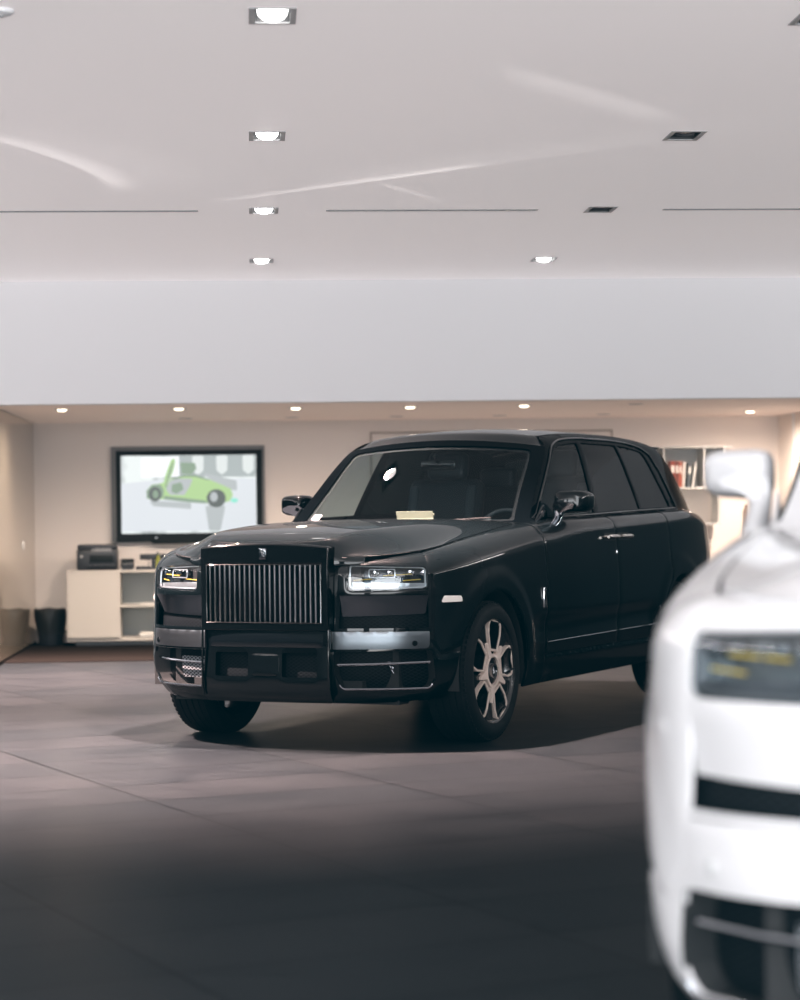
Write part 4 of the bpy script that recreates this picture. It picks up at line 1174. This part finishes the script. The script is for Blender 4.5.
for x in (455, 570, 697): pic('picture_lamp', rpoly([(x - 28, 78), (x + 28, 78), (x + 26, 150), (x, 172), (x - 26, 150)], 12), 'pic_lamp', .0006)
pic('picture_reflection', rpoly([(488, 320), (585, 320), (560, 440), (505, 440)], 10), 'pic_grey', .0006)
pic('picture_reflection', rpoly([(215, 292), (420, 305), (420, 335), (240, 320)], 8), 'pic_grey', .0006)
pic('picture_machinery', rpoly([(370, 110), (440, 112), (448, 140), (425, 168), (375, 165)], 8), 'pic_shade', .0007)
pic('picture_wing', rpoly([(470, 160), (560, 180), (640, 200), (642, 250), (600, 240), (520, 200)], 8), 'pic_grey', .0009)
pic('picture_car', rpoly([(208, 285), (206, 245), (232, 216), (272, 211), (305, 200), (335, 186), (385, 172), (440, 172), (500, 190), (560, 216), (612, 240), (622, 270), (605, 300), (560, 312), (500, 308), (400, 300), (300, 288)], 10), 'pic_green', .0012)
pic('picture_hood', rpoly([(208, 285), (206, 245), (232, 218), (272, 213), (290, 240), (285, 280)], 10), 'pic_shade', .0016)
pic('picture_cabin', rpoly([(305, 205), (345, 188), (430, 188), (415, 225), (388, 268), (320, 266), (300, 240)], 8), 'pic_grey', .002)
pic('picture_cabin_seat', rpoly([(330, 215), (375, 205), (385, 240), (350, 262), (325, 250)], 8), 'pic_shade', .0024)
pic('picture_roof_line', rpoly([(335, 186), (385, 170), (440, 170), (510, 192), (505, 198), (440, 180), (385, 180), (338, 194)], 3), 'pic_shade', .0024)
pic('picture_door', rpoly([(283, 232), (298, 170), (325, 100), (340, 86), (347, 105), (336, 152), (316, 195), (302, 238)], 6), 'pic_green', .003)
pic('picture_door_edge', rpoly([(296, 225), (312, 165), (333, 108), (338, 110), (326, 160), (306, 205), (304, 235)], 2), 'pic_shade', .0034)
pic('picture_wheel', ell(541, 285, 46, 44), 'pic_dark', .003)
pic('picture_wheel', ell(247, 262, 30, 36), 'pic_dark', .003)
pic('picture_hub', ell(530, 278, 18, 24), 'pic_grey', .0038)
pic('picture_hub', ell(250, 262, 14, 20), 'pic_shade', .0038)
pic('picture_tail_light', ell(628, 296, 18, 12), 'pic_cyan', .0035)
pic('picture_skirt', rpoly([(290, 270), (400, 284), (495, 296), (495, 310), (400, 302), (290, 288)], 4), 'pic_shade', .0028)

# ------------------------------------------------------------------ console and what stands on it
mat('console_white', (.50, .47, .43), .45); noise_var(MATS['console_white'], 1.5, .04)
mat('console_inside', (.42, .46, .46), .5)
mat('black_plastic', (.012, .015, .02), .4); mat('black_bag', (.008, .010, .011), .38)
cb = empty('storage_console', (-.62, 22.30, 0)); tag(cb, 'long white low console with open shelves under the television', 'cabinet')
W0, W1 = -1.215, 1.30     # local x
o = MB(); o.box(((W0 + W1) / 2, .02, .752), (W1 - W0, .46, .025), bev=.002); o.build('top', 'console_white', cb, smooth=False)
o = MB(); o.box(((W0 + W1) / 2, .02, .075), (W1 - W0, .44, .03)); o.build('bottom_panel', 'console_white', cb, smooth=False)
o = MB(); o.box(((W0 + W1) / 2 + .03, .06, .03), (W1 - W0 - .10, .34, .06)); o.build('plinth', 'tv_frame', cb, smooth=False)
o = MB(); o.box(((W0 + W1) / 2, .235, .41), (W1 - W0, .015, .65)); o.build('back_panel', 'console_inside', cb, smooth=False)
for x in (W0 + .012, -.695, .0, W1 - .012):
    o = MB(); o.box((x, .01, .415), (.024, .44, .65)); o.build('side_panel', 'console_white', cb, smooth=False)
o = MB(); o.box((-.952, -.215, .415), (.50, .018, .645), bev=.002); o.build('door', 'console_white', cb, smooth=False)
for x0, x1 in ((-.683, -.012), (.012, W1 - .024)):
    o = MB(); o.box(((x0 + x1) / 2, .01, .405), (x1 - x0, .43, .022)); o.build('shelf', 'console_white', cb, smooth=False)

# paper stacks in the console
mat('paper', (.70, .68, .64), .7); mat('paper_grey', (.35, .35, .35), .7)
for (x, y, z, w_, h_, lb) in ((-.93, 22.22, .416 + .0, .34, .012, 'thin stack of papers on the upper open shelf of the console'), (-.95, 22.22, .090, .32, .045, 'thicker pile of papers in the bottom compartment of the console')):
    t = empty('paper_stack', (x, y, z))
    o = MB()
    nsh = 3 if h_ < .02 else 5
    for k in range(nsh): o.box((random.uniform(-.01, .01), random.uniform(-.01, .01), h_ * (k + .5) / nsh), (w_, .24, h_ / nsh * .92))
    o.build('sheets', 'paper', t, smooth=False)
    tag(t, lb, 'papers')
# printer
pt = empty('printer', (-1.535, 22.30, .765)); tag(pt, 'black desktop printer on the left end of the white console', 'printer')
o = MB(); o.box((0, .02, .105), (.40, .34, .21), bev=.02, seg=3); o.build('body', 'black_plastic', pt)
o = MB(); o.box((.0, .03, .232), (.385, .31, .05), bev=.015, seg=3); o.build('scanner_lid', 'black_plastic', pt)
o = MB(); o.box((.05, -.165, .115), (.24, .02, .075), bev=.004); o.build('output_slot', 'tv_black', pt)
o = MB(); o.box((.05, -.20, .045), (.26, .10, .012), bev=.003); o.build('paper_tray', 'black_plastic', pt)
o = MB(); o.box((.05, -.155, .20), (.20, .012, .035), bev=.003); o.build('control_panel', 'tv_frame', pt)
o = MB(); o.lathe([(0, .003), (.013, .003), (.014, 0), (0, 0)], 20, tr(-.15, -.151, .14) @ Matrix.Rotation(pi / 2, 4, 'X')); o.build('round_logo', 'paper_grey', pt)
# small things
t = empty('desk_phone', (-1.235, 22.28, .765)); tag(t, 'small black desk phone next to the printer on the console', 'phone')
o = MB(); o.box((0, 0, .045), (.13, .15, .05), Matrix.Rotation(.0, 4, 'X'), bev=.01); o.build('base', 'black_plastic', t)
o = MB(); o.box((0, .03, .088), (.13, .07, .04), bev=.01); o.build('display', 'tv_black', t)
o = MB(); o.box((0, 0, .01), (.11, .13, .02)); o.build('foot', 'black_plastic', t)
t = empty('network_router', (-1.075, 22.25, .765)); tag(t, 'flat black box lying on the console between phone and bottle', 'device')
o = MB(); o.box((0, 0, .016), (.15, .12, .032), bev=.006); o.build('case', 'black_plastic', t)
o = MB(); o.tube([(.05, .05, .03), (.05, .055, .11)], .004, 6); o.build('antenna', 'black_plastic', t)
t = empty('card_reader', (-.98, 22.36, .765)); tag(t, 'dark boxy device on a short stand behind the green bottle', 'device')
o = MB(); o.box((0, 0, .125), (.27, .06, .06), bev=.008); o.build('head', 'black_plastic', t)
o = MB(); o.box((0, 0, .048), (.04, .04, .10)); o.box((0, 0, .006), (.16, .10, .012)); o.build('stand', 'black_plastic', t)
mat('bottle_green', (.22, .24, .03), .25); mat('bottle_yellow', (.55, .48, .10), .4)
for x, mm, hh, lb in ((-.925, 'bottle_green', .16, 'small olive green bottle on the console beside the black car'), (-.86, 'bottle_yellow', .13, 'small yellow bottle on the console beside the green one')):
    t = empty('bottle', (x, 22.2, .765)); tag(t, lb, 'bottle')
    o = MB(); o.lathe([(0, 0), (.024, 0), (.026, .01), (.026, hh * .6), (.012, hh * .78), (.011, hh), (0, hh)], 24); o.build('body', mm, t)
    o = MB(); o.lathe([(0, hh + .012), (.013, hh + .012), (.013, hh - .01), (0, hh - .01)], 16); o.build('cap', 'black_plastic', t)
# waste bin with bag
t = empty('waste_bin', (-2.02, 22.40, .012)); tag(t, 'black waste bin lined with a crumpled bag, left of the white console', 'bin')
def binm(prof, jit, nseg=40):
    o = MB(); vs = []; fs = []
    for i, (r, h) in enumerate(prof):
        for k in range(nseg):
            a = 2 * pi * k / nseg
            rr = r + jit * (sin(a * 7 + i * 1.3) * .5 + sin(a * 13 + i * 2.1) * .35 + random.uniform(-.3, .3))
            vs.append((rr * cos(a), rr * sin(a), h + jit * .6 * sin(a * 5 + i)))
    for i in range(len(prof) - 1):
        for k in range(nseg):
            fs.append((i * nseg + k, i * nseg + (k + 1) % nseg, (i + 1) * nseg + (k + 1) % nseg, (i + 1) * nseg + k))
    fs.append(tuple(range(nseg))[::-1])
    return o.add(vs, fs)
binm([(.115, .0), (.120, .02), (.135, .15), (.148, .30), (.15, .33), (.142, .33), (.125, .06), (.0, .05)], 0).build('bucket', 'black_plastic', t)
binm([(.138, .12), (.148, .20), (.160, .27), (.164, .33), (.160, .362), (.150, .368), (.142, .33), (.12, .10), (.02, .08)], .008).build('liner_bag', 'black_bag', t)

# ------------------------------------------------------------------ wall shelf with books
mat('shelf_white', (.55, .55, .54), .45)
ws_ = empty('wall_shelf', (4.50, 22.58, 1.53)); tag(ws_, 'white wall shelf unit holding books, right of the black car', 'shelf')
o = MB(); o.box((.02, .02, .412), (.92, .36, .018)); o.build('top_board', 'shelf_white', ws_, smooth=False)
o = MB(); o.box((.0, .02, -.009), (.88, .36, .018)); o.build('middle_board', 'shelf_white', ws_, smooth=False)
o = MB(); o.box((.02, .02, -.38), (.66, .36, .016)); o.build('lower_board', 'shelf_white', ws_, smooth=False)
for x in (-.40, -.235, .185, .40):
    o = MB(); o.box((x, .02, .20), (.016, .35, .405)); o.build('divider', 'shelf_white', ws_, smooth=False)
o = MB(); o.box((-.03, .205, .20), (.86, .01, .41)); o.build('back_board', 'shelf_white', ws_, smooth=False)
for x in (-.29, .33):
    o = MB(); o.box((x, .02, -.20), (.014, .34, .36)); o.build('lower_divider', 'shelf_white', ws_, smooth=False)
bc = [((.20, .035, .02), .05, .270, .17, 'thick red-spined book standing left on the white shelf'), ((.12, .03, .02), .035, .268, .16, 'dark red book second from the left on the shelf'), ((.30, .07, .04), .03, .262, .17, 'orange-red book in the middle of the shelf row'), ((.65, .63, .60), .02, .262, .18, 'thin white book leaning beside the red ones'), ((.06, .07, .08), .03, .25, .18, 'dark grey book leaning near the divider'), ((.60, .60, .58), .016, .255, .17, 'thin pale book at the right end of the row')]
x = 4.325
mat('page', (.7, .68, .62), .8)
for k, (c, th, h_, dp, lb) in enumerate(bc):
    m = mat('book_cover_%d' % k, c, .4); m.name = 'book_cover'
    t = empty('book', (x + th / 2, 22.50, 1.531), 0); tag(t, lb, 'book', 'books on the white wall shelf')
    lean = [0, 0, 0, .06, .10, .14][k]
    t.rotation_euler = (0, lean, 0)
    o = MB(); o.box((-th / 2 + .0015, 0, h_ / 2), (.003, dp, h_)); o.box((th / 2 - .0015, 0, h_ / 2), (.003, dp, h_)); o.box((0, -dp / 2, h_ / 2), (th, .004, h_), bev=.001); o.build('cover', m, t, smooth=False)
    o = MB(); o.box((0, .003, h_ / 2), (th - .006, dp - .008, h_ - .012)); o.build('pages', 'page', t, smooth=False)
    o = MB(); o.box((0, -dp / 2 - .0025, h_ * .68), (th * .6, .001, h_ * .28)); o.build('spine_panel', 'paper', t, smooth=False)
    x += th + .003 + (.022 if lean else 0)
# framed panel on the back wall
t = empty('wall_panel', (2.52, 22.79, 1.25)); tag(t, 'large pale framed wall panel seen behind the black car roof', 'panel')
mat('panel_edge', (.40, .33, .28), .5)
M2 = Matrix(((1, 0, 0, 0), (0, 0, -1, 0), (0, 1, 0, 0), (0, 0, 0, 1)))
o = MB(); o.ring([(-1.27, -.9), (1.27, -.9), (1.27, .895), (-1.27, .895)], [(-1.25, -.88), (1.25, -.88), (1.25, .875), (-1.25, .875)], 0, .02, M2); o.build('frame', 'panel_edge', t, smooth=False)
o = MB(); o.box((0, -.004, 0), (2.50, .008, 1.76)); o.build('board', 'back_wall_paint', t, smooth=False)
# light switch on the left glazed wall
t = empty('light_switch', (-2.204, 21.6, 1.03)); tag(t, 'small pale light switch on the reflective left wall panel', 'switch')
o = MB(); o.box((0, 0, 0), (.010, .085, .085), bev=.003); o.build('plate', 'shelf_white', t)
o = MB(); o.box((.006, 0, 0), (.006, .05, .06), bev=.002); o.build('rocker', 'shelf_white', t)
# chair by the right wall
mat('chair_wood', (.10, .06, .04), .45); mat('chair_pad', (.16, .11, .08), .7)
t = empty('chair', (5.27, 22.25, .012), radians(78)); tag(t, 'brown upright chair standing against the back wall at the right', 'chair')
o = MB(); o.box((0, 0, .45), (.44, .44, .07), bev=.02); o.build('seat', 'chair_pad', t)
o = MB(); o.box((0, .20, 1.08), (.30, .05, .42), bev=.02); o.build('backrest', 'chair_pad', t)
for a in (-.19, .19):
    for b_ in (-.19, .19):
        top = 1.33 if b_ > 0 else .43
        o = MB(); o.box((a * .86, b_, top / 2), (.035, .035, top), bev=.006); o.build('leg', 'chair_wood', t)
o = MB(); o.box((0, .19, 1.31), (.36, .03, .035), bev=.006); o.build('top_rail', 'chair_wood', t)
# card on the dashboard of the black car
Mc = Matrix.Translation(black.location) @ Matrix.Rotation(black.rotation_euler.z, 4, 'Z')
mat('card_cream', (.50, .47, .34), .6)
p = Mc @ Vector((-1.08, -.02, 1.206))
t = empty('notice_card', p, black.rotation_euler.z); tag(t, 'cream folded card standing on the dashboard behind the windshield of the black car', 'card')
o = MB(); o.box((0, 0, .040), (.004, .25, .085), Matrix.Rotation(radians(-22), 4, 'Y')); o.box((-.035, 0, .040), (.004, .25, .085), Matrix.Rotation(radians(22), 4, 'Y'))
o.build('board', 'card_cream', t, smooth=False)

# ------------------------------------------------------------------ lights
def area(name, loc, rot, sx_, sy_, power, col, spread=None):
    d = bpy.data.lights.new(name, 'AREA'); d.shape = 'RECTANGLE'; d.size = sx_; d.size_y = sy_; d.energy = power; d.color = col
    if spread: d.spread = radians(spread)
    o = bpy.data.objects.new(name, d); link(o); o.location = loc; o.rotation_euler = rot; return o
# daylight through the showroom front, behind the camera
area('shopfront_daylight', (1.5, -5.8, 1.9), (radians(110), 0, 0), 12, 2.6, 1250, (.93, .96, 1.0))
area('wing_reflection_fill', (-5.9, -3.2, 1.7), (radians(90), 0, radians(-90)), 5, 2.6, 500, (.96, .97, 1.0))  # added lamp, no window modelled; gives the front wing a bright reflection
area('ceiling_fill_up', (1, -2.8, .1), (radians(180), 0, 0), 9, 5, 1900, (1, .98, .97))  # added upward fill lamp at floor level, brightens the ceiling
area('ceiling_fill_side', (-5.85, 9, 2.75), (radians(135), 0, radians(-90)), 18, .12, 300, (1, .93, .92))  # added fill strips high on both side walls, aimed at the ceiling
area('ceiling_fill_side', (8.85, 9, 2.75), (radians(135), 0, radians(90)), 18, .12, 300, (1, .93, .92))
# added patterned lamp above the bonnet, draws soft curved reflection streaks on the ceiling
cz = spot((.31, 12.39, 1.45), 75, (1, .97, .95), 170, .3, .01, name='ceiling_streak_lamp', target=(.31, 12.39, 3.3))
cz.rotation_euler = (pi, 0, 0)
cz.data.use_nodes = True
n, l = cz.data.node_tree.nodes, cz.data.node_tree.links
em = [q for q in n if q.type == 'EMISSION'][0]
tcn = n.new('ShaderNodeTexCoord'); sx = n.new('ShaderNodeSeparateXYZ'); l.new(tcn.outputs['Normal'], sx.inputs[0])
def mth(op, a, b=None, c=None):
    m_ = n.new('ShaderNodeMath'); m_.operation = op
    for i, v in enumerate((a, b, c)):
        if v is None: continue
        if isinstance(v, (int, float)): m_.inputs[i].default_value = v
        else: l.new(v, m_.inputs[i])
    return m_.outputs[0]
zz_ = mth('ABSOLUTE', sx.outputs[2]); U = mth('DIVIDE', sx.outputs[0], zz_); Wv = mth('MULTIPLY', mth('DIVIDE', sx.outputs[1], zz_), -1)
def rng(v, a, b, soft):
    r1 = n.new('ShaderNodeMapRange'); r1.interpolation_type = 'SMOOTHSTEP'; l.new(v, r1.inputs[0]); r1.inputs[1].default_value = a; r1.inputs[2].default_value = a + soft
    r2 = n.new('ShaderNodeMapRange'); r2.interpolation_type = 'SMOOTHSTEP'; l.new(v, r2.inputs[0]); r2.inputs[1].default_value = b - soft; r2.inputs[2].default_value = b; r2.inputs[3].default_value = 1; r2.inputs[4].default_value = 0
    return mth('MULTIPLY', r1.outputs[0], r2.outputs[0])
def streak(d, w_lo, w_hi, mask, amp):
    lo = n.new('ShaderNodeMapRange'); lo.interpolation_type = 'SMOOTHSTEP'; l.new(d, lo.inputs[0]); lo.inputs[1].default_value = -w_lo; lo.inputs[2].default_value = 0
    hi = n.new('ShaderNodeMapRange'); hi.interpolation_type = 'SMOOTHSTEP'; l.new(d, hi.inputs[0]); hi.inputs[1].default_value = 0; hi.inputs[2].default_value = w_hi; hi.inputs[3].default_value = 1; hi.inputs[4].default_value = 0
    return mth('MULTIPLY', mth('MULTIPLY', mth('MULTIPLY', lo.outputs[0], hi.outputs[0]), mask), amp)
dA = mth('ADD', mth('SUBTRACT', Wv, .815), mth('MULTIPLY', U, .93))
dB = mth('ADD', mth('ADD', U, .6), mth('MULTIPLY', mth('POWER', mth('SUBTRACT', .82, Wv), 2), .27))
dC = mth('SUBTRACT', mth('ADD', Wv, 1.784), mth('MULTIPLY', U, 1.208))
dD = mth('SUBTRACT', mth('ADD', Wv, -.16), mth('MULTIPLY', U, 1.766))
tot = streak(dA, .10, .035, rng(U, -.32, .64, .18), 1.0)
tot = mth('ADD', tot, streak(dA, .45, .03, rng(U, -.05, 1.5, .3), .22))
tot = mth('ADD', tot, streak(dB, .03, .12, rng(Wv, -.5, .9, .35), 1.0))
tot = mth('ADD', tot, streak(dB, .02, .5, rng(Wv, -.6, .9, .4), .2))
tot = mth('ADD', tot, streak(dC, .10, .22, rng(U, .40, 1.1, .2), .8))
tot = mth('ADD', tot, streak(dD, .08, .06, rng(U, .24, .56, .1), .7))
l.new(tot, em.inputs['Strength'])
# main ceiling lamps
for i, x in enumerate(LX):
    for j, y in enumerate(LY):
        if (i, j) in ON:
            pw = {(1, 1): 22000, (1, 0): 0, (1, 4): 0, (0, 1): 7500, (1, 2): 4500, (1, 3): 5500, (2, 3): 9000, (0, 3): 10000}[(i, j)]
            if pw: spot((x, y, HC - .01), pw, (1, .70, .63), 107, .75, .05, target=(x, y, 0))
for x, y, k in rl:
    if k: spot((x, y, HR - .035), 290 if k == 1 else 290, (1, .82, .68), 176, 1, .04, target=(x, y, 0))
W = bpy.data.worlds.new('world'); SC.world = W; W.use_nodes = True
W.node_tree.nodes['Background'].inputs[0].default_value = (.55, .68, .75, 1); W.node_tree.nodes['Background'].inputs[1].default_value = .25
SC.view_settings.view_transform = 'Standard'
SC.view_settings.look = 'None'
SC.view_settings.exposure = 0.0
SC.view_settings.use_curve_mapping = True
cmap = SC.view_settings.curve_mapping
for ch, lift in ((0, .000), (1, .006), (2, .009)):
    cmap.curves[ch].points[0].location = (0, lift)
cmap.update()
SC.cycles.use_denoising = True
SC.cycles.max_bounces = 8; SC.cycles.transparent_max_bounces = 12
SC.cycles.caustics_reflective = False; SC.cycles.caustics_refractive = False
SC.cycles.sample_clamp_indirect = 6
